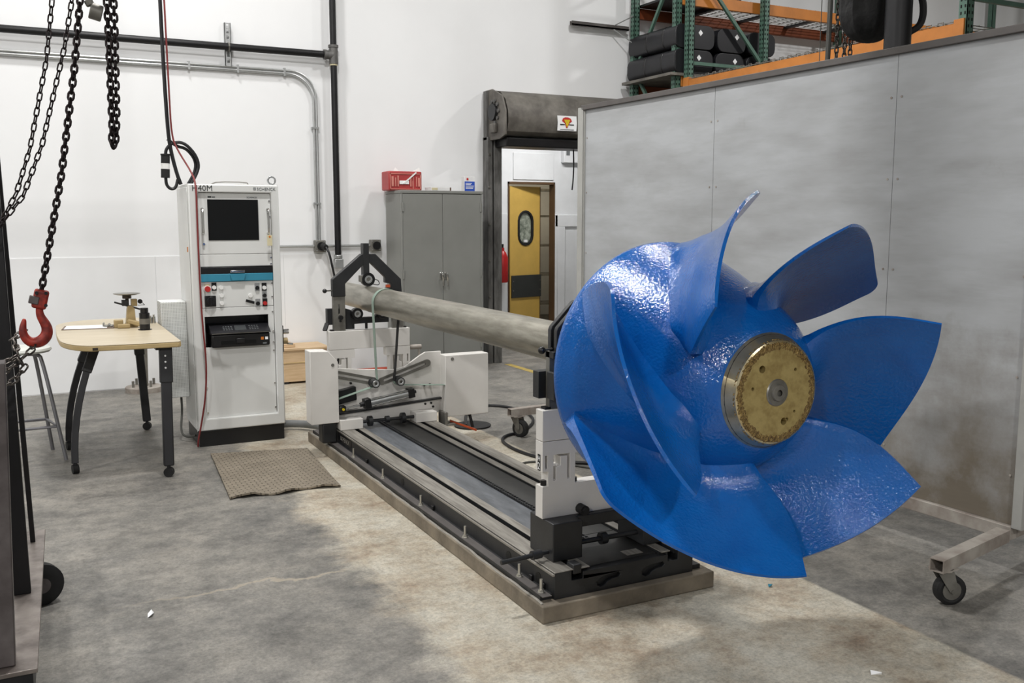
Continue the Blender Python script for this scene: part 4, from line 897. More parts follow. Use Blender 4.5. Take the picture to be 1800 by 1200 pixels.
MB().cyl((1.838, 6.088, .330), (1.838, 6.08, .330), .009, seg=10).build('brass_pin', 'yellow_part', bdv)
plate(MB(), [(1.80, .345), (1.955, .375), (1.95, .468), (1.80, .442)], 6.15, .05).build('motor_cover', 'black_plastic', bdv, bev=.004)
for x0_, x1_ in ((1.813, 1.971), (2.356, 2.514)):
    MB().box(x0_, x1_, 6.075, 6.20, .189, .258).build('foot_shoe', 'machine_white', bdv, bev=.003)
MB().cyl((1.971, 6.12, .226), (2.356, 6.12, .226), .011, seg=10).build('spindle', 'machine_black', bdv)
for x in (2.02, 2.145, 2.26): MB().cyl((x, 6.12, .226), (x + .028, 6.12, .226), .036 if x != 2.145 else .024, seg=14).build('collar', 'machine_black', bdv)
for x, z in ((1.90, .315), (1.925, .487), (2.465, .43), (2.51, .432), (2.47, .295), (2.515, .298), (2.53, .27)): MB().cyl((x, 6.2, z), (x, 6.183, z), .008, seg=8).build('bolt', 'black_plastic', bdv)
MB().box(2.575, 2.60, 6.08, 6.2, .15, .24).box(2.575, 2.66, 6.08, 6.2, .14, .155).build('foot_bracket', 'steel_dull', bdv, bev=.004)
MB().box(1.70, 1.80, 6.12, 6.22, .10, .239).build('housing_foot', 'machine_black', bdv, bev=.01)
MB().cyl((2.80, 6.16, .21), (2.82, 6.14, .10), .012, seg=8).build('foot_stem', 'machine_black', bdv)
MB().bar((2.64, 6.14, .165), (2.83, 6.10, .085), .03, .014).build('foot_lever', 'orange_bar', bdv, bev=.003)
tag(MB().tube([(1.64, 7.14, .045), (1.75, 7.10, .045), (1.85, 7.02, .045), (1.93, 6.88, .045), (2.0, 6.80, .05), (2.06, 6.76, .10)], .029, 12, smooth=2).build('corrugated_hose', 'hose_grey', loc=(1.7, 6.9, 0)), 'grey corrugated hose from the console to the belt drive', 'hose')

# ---- impeller and shaft: one rotor
rot_ = thing('impeller_rotor', 'large glossy blue six-bladed pump impeller with bronze nose on steel shaft', 'impeller', (AX, 3.0, AZ))
hubp = [(2.372, .10), (2.372, .197), (2.378, .206), (2.395, .229), (2.42, .256), (2.453, .283), (2.49, .305), (2.55, .330), (2.61, .355), (2.69, .388), (2.77, .419), (2.85, .447), (2.92, .470), (2.945, .479), (2.962, .480), (2.975, .470), (2.98, .44), (2.985, .105)]
MB().lathe([(a - 2.3, r) for a, r in hubp], (AX, 2.3, AZ), (0, 1, 0), 96).build('hub', 'impeller_blue', rot_, ang=50)
def bez(p, q, b, b3, s):
    B = 4 * s * (1 - s); B3 = 8 * s * (1 - s) * (1 - 2 * s)
    return [p[i] * (1 - s) + q[i] * s + b[i] * B + b3[i] * B3 for i in range(3)]
HL, HT = (2.453, .278, -1.073), (2.93, .470, .207)
TL, TT = (2.105, .545, -.946), (2.448, .666, .037)
def c_hub(s): return bez(HL, HT, (-.078, -.016, .03), (0, 0, .012), s)
def c_tip(s): return bez(TL, TT, (.03, .003, .093), (0, .008, .032), s)
def c_le(t): return bez(HL, TL, (-.01, .013, -.107), (0, 0, -.034), t)
def c_te(t): return bez(HT, TT, (-.044, .009, .018), (0, 0, .027), t)
def surf(s, t):
    a, b, c, d = c_hub(s), c_tip(s), c_le(t), c_te(t)
    return [(1 - t) * a[i] + t * b[i] + (1 - s) * c[i] + s * d[i] - ((1 - s) * (1 - t) * HL[i] + s * (1 - t) * HT[i] + (1 - s) * t * TL[i] + s * t * TT[i]) for i in range(3)]
def cart(q): return Vector((AX + q[1] * math.sin(q[2]), q[0], AZ + q[1] * math.cos(q[2])))
NS, NT = 36, 24
def blade_mesh():
    P = lambda s, t: cart(surf(s, t))
    vs = []; fs = []
    for side in (1, -1):
        for i in range(NS + 1):
            for j in range(NT + 1):
                s = i / NS; t = (j / NT) ** 1.35
                ca, cb = (s - .92) / .08, (t - .86) / .14
                if ca > 0 and cb > 0:      # rounded trailing corner
                    ca, cb = ca * (1 - cb * cb / 2) ** .5, cb * (1 - ca * ca / 2) ** .5
                    s, t = .92 + .08 * ca, .86 + .14 * cb
                e = 1e-3
                ps = P(min(1, s + e), t) - P(max(0, s - e), t); pt_ = P(s, min(1, t + e)) - P(s, max(0, t - e))
                n = ps.cross(pt_).normalized()
                th = .0055 + .006 * (1 - t) + .07 * math.exp(-t / .10) * min(1, (s + .12) * 3) * min(1, (1.15 - s) * 3)
                th *= .45 + .55 * min(1, s / .06 + .25) if s < .06 else 1
                pos = P(s, t)
                if t < .12: pos = pos + (Vector((AX, pos.y, AZ)) - pos).normalized() * .02 * (1 - t / .12)
                vs.append(pos + n * th * side)
    n = (NS + 1) * (NT + 1); W = NT + 1
    for i in range(NS):
        for j in range(NT):
            q = i * W + j; f = (q, q + 1, q + W + 1, q + W); fs.append(f); fs.append(tuple(x + n for x in f[::-1]))
    bd = [i * W for i in range(NS + 1)] + [NS * W + j for j in range(1, W)] + [i * W + NT for i in range(NS - 1, -1, -1)] + [j for j in range(NT - 1, 0, -1)]
    for k in range(len(bd)): x, y = bd[k], bd[(k + 1) % len(bd)]; fs.append((x, y, y + n, x + n))
    return MB().add(vs, fs)
b0 = blade_mesh().build('blade', 'impeller_blue', rot_, ang=55)
c_ax = Vector((AX, 3.0, AZ)) - WORLD[rot_.name]
for k in range(1, 6):
    share(b0, rot_, Matrix.Translation(c_ax) @ Matrix.Rotation(k * PI / 3, 4, 'Y') @ Matrix.Translation(-c_ax))
# bronze nose
MB().lathe([(0, .1655), (.003, .172), (.022, .1815), (.046, .1945), (.052, .1945)], (AX, 2.325, AZ), (0, 1, 0), 96).build('nose_rim', 'bronze_rim', rot_, ang=25)
holes = [circ((AX + .105 * math.cos(a), AZ + .105 * math.sin(a)), r, 12) for a, r in ((2.25, .013), (2.25 + PI - .35, .013), (2.95, .006), (.75, .006), (-1.1, .006), (-.72, .005))]
holes.append(circ((AX, AZ), .03, 20))
nf = plate(MB(), circ((AX, AZ), .150, 96), 2.3245, .03, holes).build('nose_face', 'bronze', rot_)
pr_ = MB(); nseg = 180; vs = []; fs = []
for i in range(nseg):          # eroded outer band: ragged inner and outer outlines, uneven relief
    a = 2 * PI * i / nseg
    rows = ((.1485 - .010 * random.random(), -.0004), (.153 + .003 * random.random(), -.0015 * random.random() - .0006), (.159 + .003 * random.random(), .003 * random.random() - .0022), (.1645 + .003 * random.random(), .003 * random.random() - .001), (.171 + .002 * random.random(), .004 + .003 * random.random()), (.174 + .004 * random.random(), .010))
    for r_, dy in rows: vs.append((AX + r_ * math.cos(a), 2.3245 + dy, AZ + r_ * math.sin(a)))
for i in range(nseg):
    k = (i + 1) % nseg
    for q in range(5): fs.append((i * 6 + q, k * 6 + q, k * 6 + q + 1, i * 6 + q + 1))
pr_.add(vs, fs).build('pitted_ring', 'bronze_pit', rot_, ang=20)
MB().cyl((AX, 2.36, AZ), (AX, 2.365, AZ), .19, seg=40).build('nose_core', 'brass_dark', rot_)
MB().lathe([(0, .020), (0, .043), (.004, .046), (.03, .046)], (AX, 2.319, AZ), (0, 1, 0), 32).build('washer', 'steel', nf)
MB().lathe([(0, .011), (0, .026), (.003, .028), (.02, .028)], (AX, 2.311, AZ), (0, 1, 0), 28).cyl((AX, 2.322, AZ), (AX, 2.324, AZ), .02, seg=16).build('socket_bolt', 'steel_dull', nf)
MB().lathe([(2.97, .0), (2.97, .092), (3.0, .0925), (6.40, .0925), (6.41, .090), (6.56, .090), (6.57, .0865), (7.10, .0865), (7.115, .08), (7.115, 0)], (AX, 0, AZ), (0, 1, 0), 48).build('shaft', 'shaft_steel', rot_)

# floor cables and the lamp-black pad right of the bed
tag(MB().tube([(2.93, 6.5, .03), (3.1, 6.9, .02), (3.35, 7.3, .014), (3.62, 7.1, .012), (3.60, 6.6, .012), (3.3, 6.2, .012), (3.0, 6.1, .012), (2.93, 5.7, .012), (3.02, 5.3, .012), (3.3, 5.1, .012), (3.45, 4.9, .012)], .011, 8, smooth=3).build('floor_cable', 'cord_black', loc=(3, 6, 0)), 'black cable looping over the floor right of the bed', 'cable')
tag(MB().tube([(3.1, 5.25, .008), (2.95, 5.05, .008), (2.78, 5.0, .008), (2.70, 5.2, .008), (2.82, 5.4, .008), (3.0, 5.35, .008), (3.2, 5.0, .008), (3.5, 4.6, .008)], .007, 8, smooth=3).build('thin_floor_cable', 'cable_grey', loc=(3, 5.2, 0)), 'thin grey cable coiled on the floor beyond the rails', 'cable')
pdm = MB().lathe([(0, 0), (0, .14), (.012, .145), (.016, .13), (.016, 0)], (3.02, 6.58, 0), (0, 0, 1), 28)
tag(pdm.build('rubber_pad', 'black_rubber', loc=(3.02, 6.58, 0)), 'round black rubber pad on the floor under the right housing', 'pad')
ys = MB().box(4.66, 4.74, 8.0, 9.3, .0005, .002).build('floor_stripe', 'yellow_paint', loc=(4.7, 8.6, 0))
tag(ys, 'worn yellow stripe painted on the floor before the roller door', 'floor marking')
def scrap(name, x, y, pts, m, label):
    mb = MB(); n = len(pts)
    mb.add([(x + a, y + b, .003 + .01 * (i % 2)) for i, (a, b) in enumerate(pts)] + [(x + a, y + b, .001 + .01 * (i % 2)) for i, (a, b) in enumerate(pts)], [tuple(range(n)), tuple(range(2 * n - 1, n - 1, -1))] + [(i, (i + 1) % n, n + (i + 1) % n, n + i) for i in range(n)])
    return tag(mb.build(name, m, loc=(x, y, 0)), label, 'litter')
scrap('paper_scrap', .35, 3.92, [(0, 0), (.018, .005), (.028, .04), (.02, .055), (.004, .04)], 'paper', 'curled white paper scrap on the floor near the gantry')
scrap('paper_scrap', 2.575, 2.24, [(0, 0), (.03, -.02), (.035, -.015), (.008, .012)], 'paper', 'white paper scrap on the floor at the bottom right')
scrap('blue_chip', 2.81, 3.02, [(0, 0), (.02, .0), (.022, .008), (.003, .01)], 'drive_blue', 'small blue paint chip on the floor below the impeller')

# ================================================================== PARTITION on casters
pt = thing('rolling_partition', 'large grey panelled rolling partition on casters behind the impeller', 'partition', (3.81, 4.4, 0))
pd = Vector((-.0434, .99906, 0)); pn = Vector((-.99906, -.0434, 0)); pR = Vector((3.892, 2.60, 0)); PLEN = 3.62
def pp_(s, z, off=0): return pR + pd * s + pn * off + Vector((0, 0, z))
def pbar(s0, s1, z0, z1, o0, o1):
    vs = [pp_(s, z, o) for s in (s0, s1) for z in (z0, z1) for o in (o0, o1)]
    return MB().add(vs, [(0, 1, 3, 2), (4, 6, 7, 5), (0, 4, 5, 1), (2, 3, 7, 6), (0, 2, 6, 4), (1, 5, 7, 3)])
joints = [.052, .80, 2.13, 3.555]
for a, b in zip(joints, joints[1:]):
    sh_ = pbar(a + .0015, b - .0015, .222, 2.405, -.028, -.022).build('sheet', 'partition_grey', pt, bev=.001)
    for z in (.45, .9, 1.35, 1.8, 2.2):
        for s_ in (a + .03, b - .03):
            c = pp_(s_, z, -.022); MB().cyl(c, c + pn * .003, .006, seg=6).build('rivet', 'tube_dirty', sh_)
pbar(-.0, .05, .215, 2.436, -.05, 0).build('post', 'partition_post', pt, bev=.003)
pbar(PLEN - .065, PLEN, .155, 2.425, -.05, 0).build('post', 'partition_post', pt, bev=.003)
pbar(PLEN - .075, PLEN - .06, .22, 2.41, -.04, -.012).build('post_flange', 'partition_post', pt)
pbar(.0, PLEN - .04, 2.405, 2.44, -.055, 0.0).build('top_rail', 'rail_rusty', pt, bev=.003)
pbar(.05, PLEN - .06, .157, .22, -.05, 0).build('bottom_rail', 'tube_dirty', pt, bev=.003)
def tube_leg(a, b):
    a, b = Vector(a), Vector(b); d = (b - a).normalized(); sd = Vector((-d.y, d.x, 0)) * .03; up = Vector((0, 0, .0275)); mb = MB(); vs = []
    for p in (a, b):
        for k, f in ((sd, up), (sd * .86, up * .86)): vs += [p - k - f, p + k - f, p + k + f, p - k + f]
    fs = []
    for i in range(4):
        j = (i + 1) % 4
        fs += [(i, j, 8 + j, 8 + i), (4 + i, 12 + i, 12 + j, 4 + j), (i, 4 + i, 4 + j, j), (8 + i, 8 + j, 12 + j, 12 + i)]
    return mb.add(vs, fs)
def wheel_caster(x, y, ax, parent):
    R_ = .064
    a = Vector(ax).normalized(); f = Vector((-a.y, a.x, 0)); c = Vector((x, y, R_))
    cs = MB().cyl((x - f.x * .03, y - f.y * .03, .148), (x - f.x * .03, y - f.y * .03, .158), .04, seg=16).box(x - f.x * .03 - .045, x - f.x * .03 + .045, y - f.y * .03 - .04, y - f.y * .03 + .04, .152, .158).build('caster', 'tube_dirty', parent)
    MB().lathe([(-.022, .018), (-.022, .042), (-.024, .05), (-.018, R_), (.018, R_), (.024, .05), (.022, .042), (.022, .018)], c, a, 28, True, True).build('wheel', 'black_rubber', cs)
    MB().lathe([(-.0235, .0), (-.0235, .04), (.0235, .04), (.0235, 0)], c, a, 20).build('wheel_hub', 'steel_dull', cs)
    mb = MB()
    for k in (-1, 1):
        o = c + a * (.030 * k); th = a * (.004 * k)
        poly = [o - f * .0 + Vector((0, 0, -.012)), o + f * .014, o + f * .012 + Vector((0, 0, .04)), o + f * .0 + Vector((0, 0, .086)), o - f * .07 + Vector((0, 0, .086)), o - f * .035 + Vector((0, 0, .03)), o - f * .014]
        mb.add(poly + [p + th for p in poly], [tuple(range(7)), tuple(range(13, 6, -1))] + [(i, (i + 1) % 7, 7 + (i + 1) % 7, 7 + i) for i in range(7)])
    mb.cyl(c - a * .036, c + a * .036, .009, seg=8)
    mb.build('fork', 'steel_dull', cs)
tube_leg((3.262, 2.535, .185), (3.86, 2.665, .185)).build('leg', 'tube_dirty', pt)
tube_leg((3.105, 6.11, .185), (3.72, 6.14, .185)).build('leg', 'tube_dirty', pt)
wheel_caster(3.362, 2.545, (-.35, -.83, 0), pt)
wheel_caster(3.185, 6.085, (-.91, -.41, 0), pt)
tube_leg((3.95, 2.69, .185), (4.50, 2.80, .185)).build('leg', 'tube_dirty', pt)
tube_leg((3.78, 6.15, .185), (4.35, 6.18, .185)).build('leg', 'tube_dirty', pt)
wheel_caster(4.42, 2.79, (.6, .8, 0), pt); wheel_caster(4.27, 6.17, (.6, .8, 0), pt)

# ================================================================== PALLET RACKS behind the partition
def upright(mb, x, y, z0, z1, wx=.075, wy=.075):   # perforated post: open C column
    mb.box(x - wx / 2, x + wx / 2, y - wy / 2, y - wy / 2 + .006, z0, z1).box(x - wx / 2, x - wx / 2 + .006, y - wy / 2, y + wy / 2, z0, z1).box(x + wx / 2 - .006, x + wx / 2, y - wy / 2, y + wy / 2, z0, z1)
    return mb
def slots(parent, x, y, axis, z0, z1, m='screen_glass'):
    mb = MB(); z = z0
    while z < z1:
        for o in (-.018, .018):
            if axis == 'y': mb.box(x + o - .006, x + o + .006, y - .0395, y - .0375, z, z + .022)
            else: mb.box(x - .0395, x - .0375, y + o - .006, y + o + .006, z, z + .022)
        z += .05
    return mb.build('slot_row', m, parent, kind='stuff')
ra = thing('pallet_rack', 'green post pallet rack with orange beams behind the partition', 'pallet rack', (6.5, 7.0, 0))
for (x, y) in ((6.50, 8.50), (7.54, 8.50), (6.50, 5.08), (7.54, 5.08)):
    p = upright(MB(), x, y, 0, 5.4).build('post', 'rack_green', ra)
    slots(p, x, y, 'y', 2.3, 4.6); slots(p, x, y, 'x', 2.3, 4.6)
for y in (8.50, 5.08):
    for z in (2.2, 3.28, 4.4): MB().bar((6.53, y, z), (7.51, y, z), .03, .035).build('brace', 'rack_green', ra)
    MB().bar((6.53, y, 4.35), (7.51, y, 3.34), .03, .035).build('brace', 'rack_green', ra)
    MB().bar((6.53, y, 2.25), (7.51, y, 3.22), .03, .035).build('brace', 'rack_green', ra)
for x, nm in ((6.475, 1), (7.56, 1)):
    b = MB().box(x - .022, x + .022, 5.12, 8.46, 2.97, 3.095).build('beam', 'rack_orange', ra, bev=.004)
    for y in (5.10, 8.48): MB().box(x - .03, x + .03, y - .045, y + .045, 2.93, 3.12).build('beam_connector', 'rack_orange', b, bev=.003)
def wire_deck(parent, x0, x1, y0, y1, z, along, step=.06):
    mb = MB(); y = y0
    while y <= y1: mb.box(x0, x1, y - .003, y + .003, z, z + .006); y += step
    x = x0
    while x <= x1: mb.box(x - .003, x + .003, y0, y1, z + .006, z + .012); x += step * 2
    return mb.build('wire_deck', 'steel_dull', parent, kind='stuff')
wire_deck(ra, 6.45, 7.58, 5.15, 8.43, 3.096, 'y', .075)
lip = MB(); y = 5.25
while y < 8.4: lip.tube([(6.462, y, 3.095), (6.462, y, 3.12), (6.462, y + .05, 3.12), (6.462, y + .05, 3.095)], .004, 5); y += .11
lip.build('deck_lip', 'steel_dull', ra, kind='stuff')
rb = thing('pallet_rack', 'second green pallet rack along the back wall holding black cases', 'pallet rack', (6.45, 9.0, 0))
for (x, y) in ((6.42, 8.62), (6.42, 9.42), (9.6, 8.62), (9.6, 9.42), (12.6, 8.62), (12.6, 9.42)):
    p = upright(MB(), x, y, 0, 5.4).build('post', 'rack_green', rb)
    if x < 7: slots(p, x, y, 'y', 2.6, 4.6); slots(p, x, y, 'x', 2.6, 4.6)
for z in (2.3, 3.30, 4.35): MB().bar((6.42, 8.65, z), (6.42, 9.39, z), .03, .035, up=(0, 0, 1)).build('brace', 'rack_green', rb)
MB().bar((6.42, 8.68, 4.3), (6.42, 9.36, 3.36), .03, .035).build('brace', 'rack_green', rb)
MB().bar((6.42, 8.68, 2.4), (6.42, 9.36, 3.24), .03, .035).build('brace', 'rack_green', rb)
for y, m in ((8.60, 'rack_orange'), (9.44, 'rack_rust')):
    for xa, xb in ((6.46, 9.56), (9.64, 12.56)):
        MB().box(xa, xb, y - .022, y + .022, 3.90, 4.02).build('beam', m, rb, bev=.004)
        MB().box(xa, xb, y - .022, y + .022, 3.04, 3.149).build('beam', m, rb, bev=.004)
for x in (7.2, 7.95, 8.7, 9.35, 10.2, 11.0): MB().box(x - .03, x + .03, 8.62, 9.42, 3.985, 4.01).build('deck_channel', 'machine_black', rb)
wire_deck(rb, 7.3, 12.5, 8.62, 9.42, 4.021, 'x', .07)
MB().box(6.46, 7.3, 8.62, 9.42, 4.021, 4.045).build('solid_deck', 'black_plastic', rb)
MB().box(6.3, 8.2, 8.55, 9.5, 3.15, 3.18).build('solid_deck', 'hood_metal', rb)
MB().box(7.0, 7.7, 8.545, 8.575, 3.06, 3.15).build('pallet_edge', 'plywood', rb)
def case(x, z, wd, ht, y0, y1, label):
    c = thing('equipment_case', label, 'case', (x, (y0 + y1) / 2, z), 'black cases on the rack')
    r = .085; poly = []
    for cx_, cz_, a0 in ((x + wd / 2 - r, z + ht - r, 0), (x - wd / 2 + r, z + ht - r, PI / 2), (x - wd / 2 + r, z + r, PI), (x + wd / 2 - r, z + r, 1.5 * PI)):
        poly += [(cx_ + r * math.cos(a0 + i * PI / 8), cz_ + r * math.sin(a0 + i * PI / 8)) for i in range(5)]
    plate(MB(), poly, y0, y1 - y0).build('shell', 'case_black', c, bev=.02, seg=3)
    for q in (.25, .6): plate(MB(), [((a - x) * 1.02 + x, (b - z - ht / 2) * 1.012 + z + ht / 2) for a, b in poly], y0 + (y1 - y0) * q, .03).build('band', 'black_plastic', c, bev=.006)
    dm = [(x + .07, z + ht * .55), (x + .10, z + ht * .68), (x + .07, z + ht * .81), (x + .04, z + ht * .68)]
    plate(MB(), dm, y0 - .003, .004).build('diamond_sticker', 'paper', c)
    return c
case(6.625, 3.446, .53, .255, 8.56, 9.46, 'upper left black case on the wall rack beside the corner post')
case(7.15, 3.446, .40, .255, 8.58, 9.46, 'upper middle black case with a diamond sticker on the wall rack')
case(7.60, 3.446, .40, .255, 8.6, 9.46, 'upper right black case on the wall rack')
case(6.61, 3.181, .53, .255, 8.56, 9.46, 'lower left black case on the wall rack beside the corner post')
case(7.13, 3.181, .40, .255, 8.58, 9.46, 'lower middle black case on the wall rack')
case(7.58, 3.181, .40, .255, 8.6, 9.46, 'lower right black case on the wall rack')
# strut bracket on the wall
sb = thing('strut_bar', 'horizontal steel strut with wire stays beside the rack post', 'strut', (6.0, 9.5, 3.8))
MB().box(5.60, 6.37, 9.47, 9.515, 3.77, 3.785).box(5.60, 6.37, 9.47, 9.475, 3.77, 3.815).box(5.60, 6.37, 9.51, 9.515, 3.77, 3.815).build('channel', 'rail_rusty', sb)
MB().tube([(6.15, 9.48, 3.80), (6.375, 9.4, 3.92)], .006, 6).tube([(6.15, 9.48, 3.78), (6.375, 9.4, 3.62)], .006, 6).build('stay', 'galvanised', sb)
# column, hoist bag and chains behind the partition
cl_ = thing('steel_column', 'dark round steel column rising behind the partition', 'column', (5.0, 4.40, 0))
MB().cyl((5.0, 4.40, 0), (5.0, 4.40, 6.4), .082, seg=28).build('shaft', 'gantry_black', cl_)
MB().lathe([(0, 0), (0, .2), (.02, .2), (.02, 0)], (5.0, 4.4, .0), (0, 0, 1), 24).build('base_flange', 'gantry_black', cl_)
MB().tube([(5.09, 4.38, 3.12), (5.16, 4.36, 3.0), (5.18, 4.36, 2.9), (5.15, 4.36, 2.82), (5.08, 4.38, 2.78)], .022, 8, smooth=2).build('rope_ring', 'black_rubber', cl_)
hb = thing('chain_bag', 'black fabric chain bag of a hoist hanging above the partition', 'chain bag', (4.9, 4.68, 2.9))
bg = []
for i in range(9):
    a = PI / 2 * i / 8; bg.append((2.96 - .19 * math.cos(a), max(.012, .198 * math.sin(a) ** .8)))
for z in (3.1, 3.25, 3.4, 3.55, 3.66): bg.append((z, .198))
bmb = MB(); seg = 40; vs = []; fs = []
for (z, r) in bg:
    for k in range(seg):
        a = 2 * PI * k / seg; rr = r * (1 + .06 * math.sin(7 * a + z * 3) + .03 * math.sin(13 * a)); vs.append((5.085 + rr * math.cos(a), 4.72 + rr * .75 * math.sin(a), z))
for i in range(len(bg) - 1):
    for k in range(seg): k2 = (k + 1) % seg; fs.append((i * seg + k, i * seg + k2, (i + 1) * seg + k2, (i + 1) * seg + k))
fs.append(tuple(range(seg))[::-1]); fs.append(tuple(range((len(bg) - 1) * seg, len(bg) * seg)))
bmb.add(vs, fs).build('bag', 'fabric_black', hb, ang=60)
MB().tube([(5.085, 4.72, 3.66), (5.085, 4.72, 6.3)], .03, 8).build('suspension', 'gantry_black', hb)

# ---- chains
def link_mesh(name, pitch, wid, r, m):
    pts = []; h = pitch / 2 + r; rad = wid / 2
    for i in range(5): a = -PI / 2 + PI * i / 4 - PI / 2; 
    for c, a0 in ((h - rad, 0), (-(h - rad), PI)):
        for i in range(5): a = a0 + PI * i / 4; pts.append((rad * math.cos(a), 0, c + rad * math.sin(a)))
    me_o = MB().tube(pts, r, 6, closed=True)
    me = bpy.data.meshes.new(name); me.from_pydata([tuple(p) for p in me_o.v], [], me_o.f); me.materials.append(MATS[m])
    for p in me.polygons: p.use_smooth = True
    return me
def chain(parent, me, path, pitch, tw0=0.):
    org = WORLD[parent.name]; path = [Vector(p) for p in path]
    seglen = [(b - a).length for a, b in zip(path, path[1:])]; total = sum(seglen); n = max(1, round(total / pitch)); pitch = total / n
    for k in range(n):
        s = (k + .5) * pitch; i = 0
        while i < len(seglen) - 1 and s > seglen[i]: s -= seglen[i]; i += 1
        p = path[i].lerp(path[i + 1], s / seglen[i]); d = (path[i + 1] - path[i]).normalized()
        q = d.to_track_quat('Z', 'Y').to_matrix().to_4x4() @ Matrix.Rotation(tw0 + (k % 2) * PI / 2 + random.uniform(-.12, .12), 4, 'Z')
        o = bpy.data.objects.new('link', me); COL.objects.link(o); o.parent = parent
        o.matrix_local = Matrix.Translation(p - org) @ q
YC = 3.72
hand_link = link_mesh('hand_link', .0268, .0146, .0027, 'chain_dark')
load_link = link_mesh('load_link', .0235, .0188, .0044, 'chain_dark')
hc = thing('hand_chain', 'thin dark hand chain loop slanting down to the far left', 'chain', (.12, YC, 2.4))
chain(hc, hand_link, [(.165, YC, 2.86), (.150, YC, 2.64), (.127, YC, 2.34), (.10, YC, 2.15), (.03, YC, 1.84), (-.02, YC, 1.69), (-.075, YC, 1.585), (-.10, YC, 1.56)], .0268, .5)
chain(hc, hand_link, [(.235, YC + .03, 2.86), (.225, YC + .03, 2.64), (.190, YC + .03, 2.35), (.16, YC + .03, 2.2), (.07, YC + .03, 1.86), (.0, YC + .02, 1.68), (-.07, YC + .01, 1.59), (-.10, YC, 1.555)], .0268, .5)
lc = thing('chain_hoist', 'heavy dark load chain ending in a red swivel hook', 'chain hoist', (.04, YC, 1.3))
chain(lc, load_link, [(.268, YC, 2.86), (.235, YC, 2.52), (.213, YC, 2.33), (.185, YC, 2.12), (.125, YC, 1.76), (.07, YC, 1.50), (.037, YC, 1.345)], .0235, .4)
hk = .037
swb = MB().box(-.024, .024, -.02, .02, -.038, .03).rot(.25, ax='Y'); swb.v = [p + Vector((.034, YC, 1.325)) for p in swb.v]
sw = swb.build('swivel_block', 'hook_red', lc, bev=.008)
mbk = MB().box(-.016, .016, -.024, .0, -.012, .016); mbk.rot(.25, ax='Y'); mbk.v = [p + Vector((.012, YC, 1.318)) for p in mbk.v]
mbk.build('block_plate', 'gantry_grey', sw, bev=.003)
for dx, dz in ((-.012, .02), (.018, .018), (.015, -.025)): MB().cyl((.034 + dx, YC - .018, 1.325 + dz), (.034 + dx, YC - .028, 1.325 + dz), .006, seg=8).build('rivet', 'gantry_black', sw)
def hook_mesh(c):
    pts = [(.022, .095, .012), (.020, .070, .0125), (.020, .050, .014), (.030, .030, .016), (.042, .005, .019), (.040, -.022, .022), (.022, -.043, .023), (-.002, -.050, .021), (-.024, -.040, .018), (-.036, -.018, .015), (-.037, .006, .013), (-.031, .028, .009), (-.029, .040, .006)]
    n = len(pts); vs = []; fs = []; seg = 12
    for i, (x, z, r) in enumerate(pts):
        a = pts[max(0, i - 1)]; b = pts[min(n - 1, i + 1)]; d = Vector((b[0] - a[0], 0, b[1] - a[1])).normalized(); u = Vector((0, 1, 0)); v = d.cross(u)
        for k in range(seg): t = 2 * PI * k / seg; vs.append(Vector(c) + Vector((x, 0, z)) + u * r * .8 * math.cos(t) + v * r * math.sin(t))
    for i in range(n - 1):
        for k in range(seg): k2 = (k + 1) % seg; fs.append((i * seg + k, i * seg + k2, (i + 1) * seg + k2, (i + 1) * seg + k))
    fs.append(tuple(range(seg))[::-1]); fs.append(tuple(range((n - 1) * seg, n * seg)))
    return MB().add(vs, fs)
ho = hook_mesh((.008, YC, 1.215)).build('hook', 'hook_red', lc, ang=70)
sub_ = ho.modifiers.new('subdivision', 'SUBSURF'); sub_.levels = 1; sub_.render_levels = 2
MB().cyl((.245, YC, 2.325), (.285, YC, 2.315), .028, seg=16).cyl((.24, YC, 2.36), (.25, YC, 2.34), .015, seg=10).build('idle_sheave', 'steel_dull', lc, bev=.004)
sk = thing('slack_chain', 'doubled dark slack chain hanging straight down from the hoist', 'chain', (.30, YC, 1.88))
chain(sk, load_link, [(.303, YC, 2.86), (.302, YC, 2.3), (.298, YC, 1.95), (.294, YC, 1.87), (.298, YC, 1.855)], .0235, .5)
chain(sk, load_link, [(.329, YC + .012, 2.86), (.325, YC + .012, 2.3), (.315, YC + .012, 1.95), (.308, YC + .008, 1.88), (.300, YC, 1.855)], .0235, .2)
hbod = MB().box(.13, .37, YC - .07, YC + .07, 2.85, 3.02).build('hoist_body', 'hook_red', lc, bev=.02)
MB().cyl((.25, YC - .09, 2.935), (.25, YC + .09, 2.935), .075, seg=24).build('hand_wheel_cover', 'gantry_black', hbod)
MB().cyl((.25, YC, 3.02), (.25, YC, 3.12), .018, seg=12).build('top_hook', 'gantry_black', lc)
# wrap chain round the gantry leg
wc = thing('wrap_chain', 'bright link chain wound round the gantry leg and the hook', 'chain', (-.08, 3.7, 1.15))
wrap_link = link_mesh('wrap_link', .029, .0165, .0036, 'chain_bright')
chain(wc, wrap_link, [(.005, YC, 1.170), (-.005, YC - .03, 1.145), (-.05, 3.66, 1.11), (-.11, 3.6, 1.07), (-.18, 3.58, 1.04), (-.26, 3.6, 1.02)], .029, .3)
chain(wc, wrap_link, [(-.02, 3.80, 1.205), (-.06, 3.74, 1.185), (-.05, 3.68, 1.15), (-.045, 3.66, 1.12), (-.03, 3.66, 1.09), (-.06, 3.63, 1.055), (-.12, 3.60, 1.02), (-.2, 3.58, .99), (-.26, 3.6, .98)], .029, .3)
chain(wc, wrap_link, [(-.05, 3.67, 1.13), (-.12, 3.62, 1.10), (-.2, 3.6, 1.085), (-.26, 3.6, 1.08)], .029, .8)
